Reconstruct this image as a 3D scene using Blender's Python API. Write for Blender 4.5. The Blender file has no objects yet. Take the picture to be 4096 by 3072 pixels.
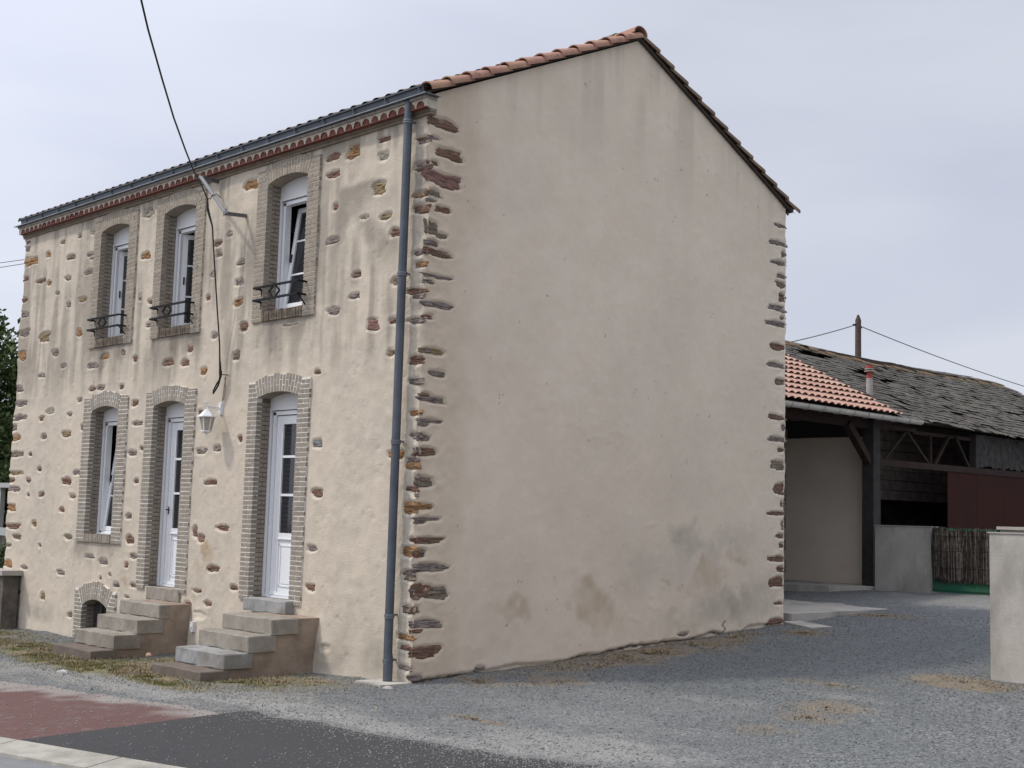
import bpy, math, random
import numpy as np
from mathutils import Vector, Matrix
S = bpy.context.scene
COL = S.collection
rnd = random.Random(7)
NR = np.random.RandomState(5)
R = math.radians

# ------------------------------------------------------------------ camera
cam_d = bpy.data.cameras.new("camera")
cam_d.sensor_fit = 'HORIZONTAL'; cam_d.sensor_width = 36.0
cam_d.lens = 36.0 * 1.25933
cam_d.clip_start = 0.1; cam_d.clip_end = 2000
cam = bpy.data.objects.new("camera", cam_d); COL.objects.link(cam)
_r = Vector((0.69961765, 0.71394505, 0.0285938)); _u = Vector((0.05307609, -0.09183545, 0.99435868)); _f = Vector((-0.71254338, 0.69415324, 0.10214312))
M = Matrix(((_r.x, _u.x, -_f.x, 10.07518821), (_r.y, _u.y, -_f.y, -8.5101943), (_r.z, _u.z, -_f.z, 1.7), (0, 0, 0, 1)))
cam.matrix_world = M
S.camera = cam

# ------------------------------------------------------------------ sky + sun
SUN_T = Vector((0.52, 0.56, -1.0)).normalized()          # direction the light travels
sun_dir = -SUN_T
el = math.asin(sun_dir.z); az = math.atan2(sun_dir.x, sun_dir.y)
W = bpy.data.worlds.new("World"); S.world = W; W.use_nodes = True
nt = W.node_tree; nt.nodes.clear()
out = nt.nodes.new('ShaderNodeOutputWorld'); bg = nt.nodes.new('ShaderNodeBackground')
sky = nt.nodes.new('ShaderNodeTexSky'); sky.sky_type = 'NISHITA'; sky.sun_disc = False
sky.sun_elevation = el; sky.sun_rotation = az; sky.dust_density = 2.0
bg.inputs[1].default_value = 0.10
geo = nt.nodes.new('ShaderNodeNewGeometry')
tc = nt.nodes.new('ShaderNodeTexCoord')
mp = nt.nodes.new('ShaderNodeMapping'); mp.inputs['Scale'].default_value = (1.2, 1.2, 5.0)
nt.links.new(tc.outputs['Generated'], mp.inputs[0])
n1 = nt.nodes.new('ShaderNodeTexNoise'); n1.inputs['Scale'].default_value = 1.6; n1.inputs['Detail'].default_value = 4; n1.inputs['Roughness'].default_value = .45; n1.inputs['Distortion'].default_value = .4
nt.links.new(mp.outputs[0], n1.inputs['Vector'])
cr = nt.nodes.new('ShaderNodeValToRGB')
cr.color_ramp.elements[0].position = .36; cr.color_ramp.elements[0].color = (6.0, 6.35, 7.5, 1)
cr.color_ramp.elements[1].position = .62; cr.color_ramp.elements[1].color = (7.1, 7.4, 8.3, 1)
nt.links.new(n1.outputs[0], cr.inputs[0])
# thin cloud is brighter towards the hidden sun
dt = nt.nodes.new('ShaderNodeVectorMath'); dt.operation = 'DOT_PRODUCT'
nrm = nt.nodes.new('ShaderNodeVectorMath'); nrm.operation = 'NORMALIZE'
nt.links.new(tc.outputs['Generated'], nrm.inputs[0]); nt.links.new(nrm.outputs[0], dt.inputs[0])
dt.inputs[1].default_value = tuple(sun_dir)
mr = nt.nodes.new('ShaderNodeMapRange'); mr.inputs[1].default_value = .2; mr.inputs[2].default_value = 1.0; mr.inputs[3].default_value = 1.0; mr.inputs[4].default_value = 2.0
nt.links.new(dt.outputs['Value'], mr.inputs[0])
mul = nt.nodes.new('ShaderNodeVectorMath'); mul.operation = 'SCALE'
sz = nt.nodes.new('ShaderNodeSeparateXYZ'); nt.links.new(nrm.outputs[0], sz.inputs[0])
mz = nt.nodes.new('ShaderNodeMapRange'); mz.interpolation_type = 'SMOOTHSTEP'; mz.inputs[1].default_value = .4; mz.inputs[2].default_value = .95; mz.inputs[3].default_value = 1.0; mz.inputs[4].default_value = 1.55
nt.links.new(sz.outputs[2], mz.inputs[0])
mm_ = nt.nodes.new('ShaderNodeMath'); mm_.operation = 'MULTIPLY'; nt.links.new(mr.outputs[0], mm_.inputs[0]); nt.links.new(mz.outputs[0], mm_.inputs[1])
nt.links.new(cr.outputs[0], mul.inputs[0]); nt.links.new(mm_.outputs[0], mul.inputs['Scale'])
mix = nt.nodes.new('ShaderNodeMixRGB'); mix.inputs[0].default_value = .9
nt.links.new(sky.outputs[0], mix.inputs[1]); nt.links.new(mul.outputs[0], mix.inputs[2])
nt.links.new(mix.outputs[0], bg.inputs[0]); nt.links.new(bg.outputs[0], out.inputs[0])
sd = bpy.data.lights.new("sun", 'SUN'); sd.energy = 2.0; sd.angle = R(4.0); sd.color = (1.0, .93, .82)
so = bpy.data.objects.new("sun", sd); COL.objects.link(so)
so.rotation_euler = SUN_T.to_track_quat('-Z', 'Y').to_euler(); so.location = (-20, -20, 30)
S.view_settings.view_transform = 'Standard'; S.view_settings.look = 'None'
S.view_settings.exposure = 0.0; S.view_settings.gamma = 1.0; S.view_settings.use_curve_mapping = False

# ------------------------------------------------------------------ helpers
def tag(o, label=None, cat=None, group=None, kind=None):
    if label: o['label'] = label
    if cat: o['category'] = cat
    if group: o['group'] = group
    if kind: o['kind'] = kind
    return o

def empty(name, loc, label, cat, group=None):
    o = bpy.data.objects.new(name, None); COL.objects.link(o); o.location = loc
    o.empty_display_size = .2
    return tag(o, label, cat, group)

def rootloc(p):
    while p.parent: p = p.parent
    return Vector(p.location)

def link(name, me, mat, parent=None, smooth=False):
    o = bpy.data.objects.new(name, me); COL.objects.link(o)
    if mat is not None:
        for m in (mat if isinstance(mat, (list, tuple)) else [mat]): me.materials.append(m)
    if parent is not None:
        l = rootloc(parent)
        me.transform(Matrix.Translation(-l))
        o.parent = parent
    if smooth: me.shade_smooth()
    return o

class MB:
    def __init__(s): s.v = []; s.f = []; s.m = []
    def add(s, vs, fs, mi=0):
        b = len(s.v); s.v += [tuple(v) for v in vs]; s.f += [tuple(b + i for i in f) for f in fs]; s.m += [mi] * len(fs); return s
    def hexa(s, p, mi=0):      # 8 points: bottom 4 ccw, top 4
        return s.add(p, [(3, 2, 1, 0), (4, 5, 6, 7), (0, 1, 5, 4), (1, 2, 6, 5), (2, 3, 7, 6), (3, 0, 4, 7)], mi)
    def box(s, a, b, mi=0, j=0):
        x0, y0, z0 = [min(a[i], b[i]) for i in range(3)]; x1, y1, z1 = [max(a[i], b[i]) for i in range(3)]
        p = [(x0, y0, z0), (x1, y0, z0), (x1, y1, z0), (x0, y1, z0), (x0, y0, z1), (x1, y0, z1), (x1, y1, z1), (x0, y1, z1)]
        if j: p = [tuple(c + rnd.uniform(-j, j) for c in q) for q in p]
        return s.hexa(p, mi)
    def beam(s, a, b, w, h=None, mi=0):
        a = Vector(a); b = Vector(b); h = h or w; d = (b - a).normalized()
        up = Vector((0, 0, 1)) if abs(d.z) < .95 else Vector((0, 1, 0))
        x = d.cross(up).normalized() * w / 2; y = x.cross(d).normalized() * h / 2
        return s.hexa([a - x - y, a + x - y, a + x + y, a - x + y, b - x - y, b + x - y, b + x + y, b - x + y], mi)
    def tube(s, pts, r, n=8, mi=0, caps=True):
        pts = [Vector(p) for p in pts]; rs = r if isinstance(r, (list, tuple)) else [r] * len(pts)
        b = len(s.v); prev = None
        for i, p in enumerate(pts):
            d = (pts[min(i + 1, len(pts) - 1)] - pts[max(i - 1, 0)]).normalized()
            if prev is None:
                up = Vector((0, 0, 1)) if abs(d.z) < .9 else Vector((1, 0, 0)); x = d.cross(up).normalized()
            else: x = (prev - d * prev.dot(d)).normalized()
            prev = x; y = d.cross(x)
            for k in range(n):
                t = 2 * math.pi * k / n; s.v.append(tuple(p + (x * math.cos(t) + y * math.sin(t)) * rs[i]))
        for i in range(len(pts) - 1):
            for k in range(n):
                s.f.append((b + i * n + k, b + i * n + (k + 1) % n, b + (i + 1) * n + (k + 1) % n, b + (i + 1) * n + k)); s.m.append(mi)
        if caps:
            s.f.append(tuple(b + k for k in reversed(range(n)))); s.m.append(mi)
            e = b + (len(pts) - 1) * n; s.f.append(tuple(e + k for k in range(n))); s.m.append(mi)
        return s
    def prism(s, poly, axis, a, b, mi=0):   # poly: 2D points, extruded along axis from a to b
        def P(q, t):
            if axis == 0: return (t, q[0], q[1])
            if axis == 1: return (q[0], t, q[1])
            return (q[0], q[1], t)
        n = len(poly); vs = [P(q, a) for q in poly] + [P(q, b) for q in poly]
        fs = [tuple(range(n))[::-1], tuple(range(n, 2 * n))] + [(i, (i + 1) % n, n + (i + 1) % n, n + i) for i in range(n)]
        return s.add(vs, fs, mi)
    def build(s, name, mat, parent=None, smooth=False):
        me = bpy.data.meshes.new(name); me.from_pydata(s.v, [], s.f)
        if any(s.m): me.polygons.foreach_set('material_index', s.m)
        import bmesh
        bm = bmesh.new(); bm.from_mesh(me); bmesh.ops.recalc_face_normals(bm, faces=bm.faces); bm.to_mesh(me); bm.free()
        me.update()
        o = link(name, me, mat, parent)
        if smooth:
            me.shade_smooth()
            try: me.set_sharp_from_angle(angle=R(40))
            except Exception: pass
        return o

def npmesh(name, V_, F_, attrs=None, smooth=True):
    me = bpy.data.meshes.new(name); V_ = np.asarray(V_, np.float32); F_ = np.asarray(F_, np.int32)
    k = F_.shape[1]
    me.vertices.add(len(V_)); me.vertices.foreach_set('co', V_.ravel())
    me.loops.add(F_.size); me.loops.foreach_set('vertex_index', F_.ravel())
    me.polygons.add(len(F_)); me.polygons.foreach_set('loop_start', np.arange(0, F_.size, k, dtype=np.int32))
    if smooth: me.polygons.foreach_set('use_smooth', np.ones(len(F_), bool))
    me.update(calc_edges=True)
    for n_, a in (attrs or {}).items():
        at = me.attributes.new(n_, 'FLOAT', 'POINT'); at.data.foreach_set('value', np.asarray(a, np.float32).ravel())
    return me

def vnoise(x, y, seed=0):
    x = np.asarray(x, float); y = np.asarray(y, float)
    xi = np.floor(x).astype(np.int64); yi = np.floor(y).astype(np.int64); fx = x - xi; fy = y - yi
    fx = fx * fx * (3 - 2 * fx); fy = fy * fy * (3 - 2 * fy)
    def h(a, b):
        n = (a * 374761393 + b * 668265263 + seed * 974634777) & 0xffffffff
        n = ((n ^ (n >> 13)) * 1274126177) & 0xffffffff
        return ((n ^ (n >> 16)) & 0xffff) / 32767.5 - 1
    return (h(xi, yi) * (1 - fx) + h(xi + 1, yi) * fx) * (1 - fy) + (h(xi, yi + 1) * (1 - fx) + h(xi + 1, yi + 1) * fx) * fy
def fbm(x, y, sc, oct=4, seed=0):
    v = 0; a = 1
    for i in range(oct): v = v + a * vnoise(np.asarray(x) * sc, np.asarray(y) * sc, seed + i * 17); sc *= 2.1; a *= .5
    return v
def sst(a, b, x):
    t = np.clip((x - a) / (b - a), 0, 1); return t * t * (3 - 2 * t)

# ground height: rises gently behind the house, falls gently to the left
def sp(t, k): 
    t = np.minimum(np.asarray(t, float) * k, 60.0); return np.log1p(np.exp(t)) / k
def gh(x, y):
    yy = np.minimum(y, 34.0); xx = np.maximum(x, -30.0)
    return -0.0215 * sp(-xx, 3.) + 0.056 * sp(yy, 2.) - 0.056 * math.log(2) / 2 + 0.0215 * math.log(2) / 3

# ------------------------------------------------------------------ materials
def mat(name, col, rough=.85, col2=None, nsc=6, bump=0, bsc=40, metal=0, det=4, spec=.4, bdist=.01, extra=None, nrange=(.35, .65), emis=None):
    m = bpy.data.materials.new(name); m.use_nodes = True; t = m.node_tree; N = t.nodes; L = t.links
    b = N['Principled BSDF']; b.inputs['Roughness'].default_value = rough; b.inputs['Metallic'].default_value = metal
    b.inputs['Specular IOR Level'].default_value = spec
    tc = N.new('ShaderNodeTexCoord'); 
    cur = None
    if col2 is None: b.inputs['Base Color'].default_value = (*col, 1)
    else:
        n = N.new('ShaderNodeTexNoise'); n.inputs['Scale'].default_value = nsc; n.inputs['Detail'].default_value = det; n.inputs['Roughness'].default_value = .6
        L.new(tc.outputs['Object'], n.inputs['Vector'])
        r = N.new('ShaderNodeMapRange'); r.inputs[1].default_value = nrange[0]; r.inputs[2].default_value = nrange[1]; L.new(n.outputs[0], r.inputs[0])
        mx = N.new('ShaderNodeMixRGB'); mx.inputs[1].default_value = (*col, 1); mx.inputs[2].default_value = (*col2, 1)
        L.new(r.outputs[0], mx.inputs[0]); cur = mx.outputs[0]
        L.new(cur, b.inputs['Base Color'])
    if bump:
        n = N.new('ShaderNodeTexNoise'); n.inputs['Scale'].default_value = bsc; n.inputs['Detail'].default_value = 5; n.inputs['Roughness'].default_value = .65
        L.new(tc.outputs['Object'], n.inputs['Vector'])
        bu = N.new('ShaderNodeBump'); bu.inputs['Strength'].default_value = bump; bu.inputs['Distance'].default_value = bdist
        L.new(n.outputs[0], bu.inputs['Height']); L.new(bu.outputs[0], b.inputs['Normal'])
    if extra: cur = extra(m, N, L, b, tc, cur)
    return m

def mixin(N, L, cur, fac, col, strength=1.0):
    mx = N.new('ShaderNodeMixRGB'); mx.inputs[2].default_value = (*col, 1); L.new(cur, mx.inputs[1])
    if strength != 1:
        mm = N.new('ShaderNodeMath'); mm.operation = 'MULTIPLY'; mm.inputs[1].default_value = strength; L.new(fac, mm.inputs[0]); fac = mm.outputs[0]
    L.new(fac, mx.inputs[0]); return mx.outputs[0]
def attr(N, name):
    a = N.new('ShaderNodeAttribute'); a.attribute_name = name; return a.outputs['Fac']
def noise(N, L, tc, sc, det=4, rough=.6, scale3=None, lo=.35, hi=.65):
    n = N.new('ShaderNodeTexNoise'); n.inputs['Scale'].default_value = sc; n.inputs['Detail'].default_value = det; n.inputs['Roughness'].default_value = rough
    if scale3:
        mp = N.new('ShaderNodeMapping'); mp.inputs['Scale'].default_value = scale3; L.new(tc.outputs['Object'], mp.inputs[0]); L.new(mp.outputs[0], n.inputs['Vector'])
    else: L.new(tc.outputs['Object'], n.inputs['Vector'])
    r = N.new('ShaderNodeMapRange'); r.inputs[1].default_value = lo; r.inputs[2].default_value = hi; L.new(n.outputs[0], r.inputs[0])
    return r.outputs[0]

def wall_extra(m, N, L, b, tc, cur):
    cur = mixin(N, L, cur, noise(N, L, tc, 1.1, 3, .5), (.68, .575, .455), .4)
    cur = mixin(N, L, cur, noise(N, L, tc, 70, 3, .7, lo=.55, hi=.75), (.33, .27, .20), .35)
    cur = mixin(N, L, cur, attr(N, 'pale'), (.64, .57, .465))
    cur = mixin(N, L, cur, attr(N, 'ochre'), (.40, .29, .175))
    cur = mixin(N, L, cur, attr(N, 'green'), (.235, .235, .185))
    cur = mixin(N, L, cur, attr(N, 'grey'), (.225, .20, .165))
    cur = mixin(N, L, cur, attr(N, 'dark'), (.06, .045, .04))
    L.new(cur, b.inputs['Base Color'])
M_ = {}
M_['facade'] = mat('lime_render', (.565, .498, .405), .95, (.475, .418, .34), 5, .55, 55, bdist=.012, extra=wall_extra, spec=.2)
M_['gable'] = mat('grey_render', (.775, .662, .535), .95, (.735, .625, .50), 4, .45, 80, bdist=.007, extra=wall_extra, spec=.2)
M_['shedwall'] = mat('cream_render', (.78, .69, .58), .95, (.70, .61, .51), 1.2, .3, 60, spec=.2)
M_['render'] = mat('plain_render', (.47, .39, .30), .95, (.38, .31, .24), 5, .5, 50, spec=.2)
M_['brick'] = mat('grey_brick', (.315, .275, .225), .9, (.235, .205, .165), 9, .5, 60, spec=.2, bdist=.006)
M_['brick_up'] = mat('grey_brick_upper', (.33, .29, .235), .9, (.255, .22, .175), 9, .5, 60, spec=.2, bdist=.006)
M_['mortar_w'] = mat('white_mortar', (.82, .79, .73), .9, (.66, .62, .55), 25, .4, 60, spec=.2)
M_['mortar_b'] = mat('beige_mortar', (.60, .53, .43), .9, (.44, .38, .30), 20, .4, 60, spec=.2)
M_['mortar_d'] = mat('dark_mortar', (.19, .16, .13), .9, (.13, .11, .09), 20, .4, 60, spec=.2)
M_['sill'] = mat('mossy_sill', (.13, .105, .08), .95, (.24, .19, .14), 14, .6, 60, spec=.2)
M_['pvc'] = mat('white_plastic', (.78, .79, .80), .35, spec=.5)
M_['pvc_dim'] = mat('white_box', (.70, .70, .69), .5, spec=.4)
M_['slot'] = mat('shade_and_handle_black', (.02, .02, .022), .6)  # black for the painted gap shade and for the window handles
M_['glass'] = mat('window_glass', (.022, .024, .028), .06, spec=.5)
M_['curtain'] = mat('grey_curtain', (.10, .10, .11), .9)
M_['zinc'] = mat('weathered_zinc', (.10, .114, .134), .55, (.072, .082, .096), 4, .15, 30, metal=.35, spec=.5)
M_['zinc_d'] = mat('dark_zinc', (.055, .065, .085), .5, (.04, .05, .06), 7, metal=.3)
M_['zinc_l'] = mat('pale_zinc', (.19, .205, .225), .5, (.13, .14, .155), 7, .1, 30, metal=.4, spec=.5)
M_['iron'] = mat('black_iron', (.012, .012, .013), .7, spec=.2)
M_['galv'] = mat('galvanised_steel', (.25, .255, .26), .75, (.23, .24, .25), 18, .1, 60, metal=.0)
M_['galv_d'] = mat('dark_galvanised', (.10, .105, .11), .5, (.16, .16, .165), 18, .1, 60, metal=.3)
M_['cable'] = mat('black_cable', (.012, .012, .013), .55)
M_['lamp'] = mat('white_lamp_paint', (.74, .75, .76), .4, spec=.5)
M_['lamp_glass'] = mat('lamp_glass', (.42, .38, .29), .25, (.34, .31, .24), 20, spec=.5)
M_['terra'] = mat('red_terracotta', (.175, .055, .038), .85, (.11, .038, .03), 20, .3, 60)
M_['mortar_c'] = mat('cream_mortar', (.58, .53, .43), .9, (.46, .40, .31), 12, .4, 60)
M_['band'] = mat('brick_band', (.27, .215, .16), .9, (.19, .15, .115), 12, .5, 50)
def tile_extra(m, N, L, b, tc, cur):
    cur = mixin(N, L, cur, noise(N, L, tc, 9, 5, .75, lo=.55, hi=.68), (.11, .075, .06), .75)
    cur = mixin(N, L, cur, noise(N, L, tc, 2.7, 2, .5, lo=.5, hi=.62), (.42, .30, .16), .35)
    L.new(cur, b.inputs['Base Color'])
M_['tile'] = mat('old_clay_tile', (.42, .235, .175), .9, (.32, .175, .13), 3.3, .5, 40, extra=tile_extra, spec=.2)
M_['tile_d'] = mat('lichen_tile', (.14, .11, .085), .95, (.24, .16, .11), 8, .6, 40, spec=.2)
M_['tile_p'] = mat('salmon_tile', (.47, .30, .235), .9, (.37, .22, .165), 2.3, .3, 30, spec=.2)
def slate_extra(m, N, L, b, tc, cur):
    cur = mixin(N, L, cur, noise(N, L, tc, 2.2, 3, .6, lo=.5, hi=.66), (.16, .148, .118), .7)
    cur = mixin(N, L, cur, noise(N, L, tc, 14, 4, .7, lo=.56, hi=.66), (.22, .21, .18), .7)
    L.new(cur, b.inputs['Base Color'])
M_['slate'] = mat('lichen_slate', (.060, .053, .045), .95, (.092, .084, .07), 6, .5, 30, extra=slate_extra, spec=.25)
M_['wood'] = mat('dark_timber', (.045, .034, .028), .9, (.075, .055, .045), 5, .5, 30)
M_['wood_r'] = mat('red_brown_timber', (.040, .019, .013), .9, (.024, .013, .010), 6, .4, 30)
M_['plank'] = mat('grey_planks', (.085, .078, .072), .95, (.045, .04, .038), 7, .5, 40, spec=.1)
M_['redpanel'] = mat('dark_red_sheet', (.050, .015, .010), .9, (.036, .013, .010), 1.6, .15, 8, spec=.2)
M_['post'] = mat('grey_post', (.028, .026, .025), .9, (.045, .042, .040), 8, .4, 30)
def conc_extra(m, N, L, b, tc, cur):
    cur = mixin(N, L, cur, noise(N, L, tc, 2.0, 4, .6, (1, 1, .45), .48, .66), (.20, .185, .16), .6)
    cur = mixin(N, L, cur, noise(N, L, tc, 90, 2, .6, lo=.55, hi=.8), (.16, .15, .14), .5)
    L.new(cur, b.inputs['Base Color'])
M_['conc'] = mat('grey_concrete', (.40, .385, .35), .95, (.34, .325, .295), 3, .35, 60, extra=conc_extra, spec=.2)
M_['conc_near'] = mat('pale_concrete', (.47, .44, .39), .95, (.42, .39, .345), 3, .4, 70, extra=conc_extra, spec=.2)
M_['conc_slab'] = mat('slab_concrete', (.43, .40, .355), .95, (.36, .335, .30), 3, .35, 50, extra=conc_extra, spec=.2)
def step_extra(m, N, L, b, tc, cur):
    cur = mixin(N, L, cur, noise(N, L, tc, 2.6, 4, .6, None, .5, .64), (.17, .145, .11), .6)
    cur = mixin(N, L, cur, noise(N, L, tc, 110, 3, .7, None, .56, .72), (.12, .11, .10), .6)
    L.new(cur, b.inputs['Base Color'])
M_['step'] = mat('granite_step', (.325, .295, .25), .95, (.25, .225, .19), 9, .5, 90, extra=step_extra, spec=.2)
M_['step_b'] = mat('blue_granite_step', (.34, .34, .33), .95, (.26, .26, .255), 9, .5, 90, extra=step_extra, spec=.2)
M_['step_d'] = mat('brown_step', (.18, .145, .12), .95, (.13, .105, .088), 9, .5, 90, extra=step_extra, spec=.2)
M_['block'] = mat('breeze_block', (.36, .29, .26), .95, (.24, .195, .175), 4, .5, 40)
M_['pole'] = mat('creosoted_wood', (.045, .032, .025), .85, (.09, .065, .05), 12, .4, 30)
M_['flue_red'] = mat('red_flue', (.35, .06, .05), .7)
M_['white'] = mat('white_paint', (.38, .38, .375), .6)
M_['green'] = mat('green_sheet', (.012, .12, .07), .6, (.03, .09, .05), 5, .2, 10)
M_['brush'] = mat('brushwood', (.062, .05, .042), .95, (.03, .025, .022), 18, .6, 60, spec=.1)
M_['brush_l'] = mat('pale_brushwood', (.22, .19, .16), .95, (.10, .085, .07), 18, .4, 60, spec=.1)
M_['stonewall'] = mat('old_stone_wall', (.16, .135, .11), .95, (.09, .08, .07), 5, .7, 20, bdist=.03)
M_['cap'] = mat('pale_coping', (.42, .39, .35), .95, (.34, .31, .28), 6, .3, 50)
M_['leaf'] = mat('leaf', (.045, .075, .022), .7, (.085, .115, .035), 3, spec=.3)
M_['leaf2'] = mat('leaf_dark', (.02, .04, .014), .7, (.04, .065, .02), 3, spec=.3)
M_['bark'] = mat('bark', (.09, .07, .05), .95, (.05, .04, .03), 8, .5, 30)
M_['straw'] = mat('dry_straw', (.33, .25, .155), .95, (.20, .165, .115), 5, spec=.1)
M_['weed'] = mat('green_weed', (.10, .10, .03), .9, (.16, .145, .055), 4, spec=.1)
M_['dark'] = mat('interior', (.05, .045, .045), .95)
SC = {'P': ((.185, .145, .13), (.27, .225, .20)), 'R': ((.215, .105, .068), (.17, .12, .092)), 'O': ((.36, .20, .085), (.25, .145, .075)), 'Y': ((.30, .22, .12), (.21, .155, .095)),
      'G': ((.24, .19, .14), (.17, .14, .11)), 'L': ((.38, .34, .27), (.27, .24, .20)), 'B': ((.17, .18, .185), (.24, .24, .235)), 'K': ((.28, .155, .125), (.19, .115, .10))}
for k, (a, c) in SC.items():
    def ex(m, N, L, b, tc, cur, k=k):
        cur = mixin(N, L, cur, noise(N, L, tc, 9, 4, .7, (1, 1, 5), .52, .62), (.07, .055, .047), .75)
        cur = mixin(N, L, cur, noise(N, L, tc, 5, 3, .6, (1, 1, 2), .58, .7), (.42, .36, .28), .45)
        L.new(cur, b.inputs['Base Color'])
    M_['s' + k] = mat('schist_' + k.lower(), a, .9, c, 9, .8, 30, bdist=.02, extra=ex, spec=.2)
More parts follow.
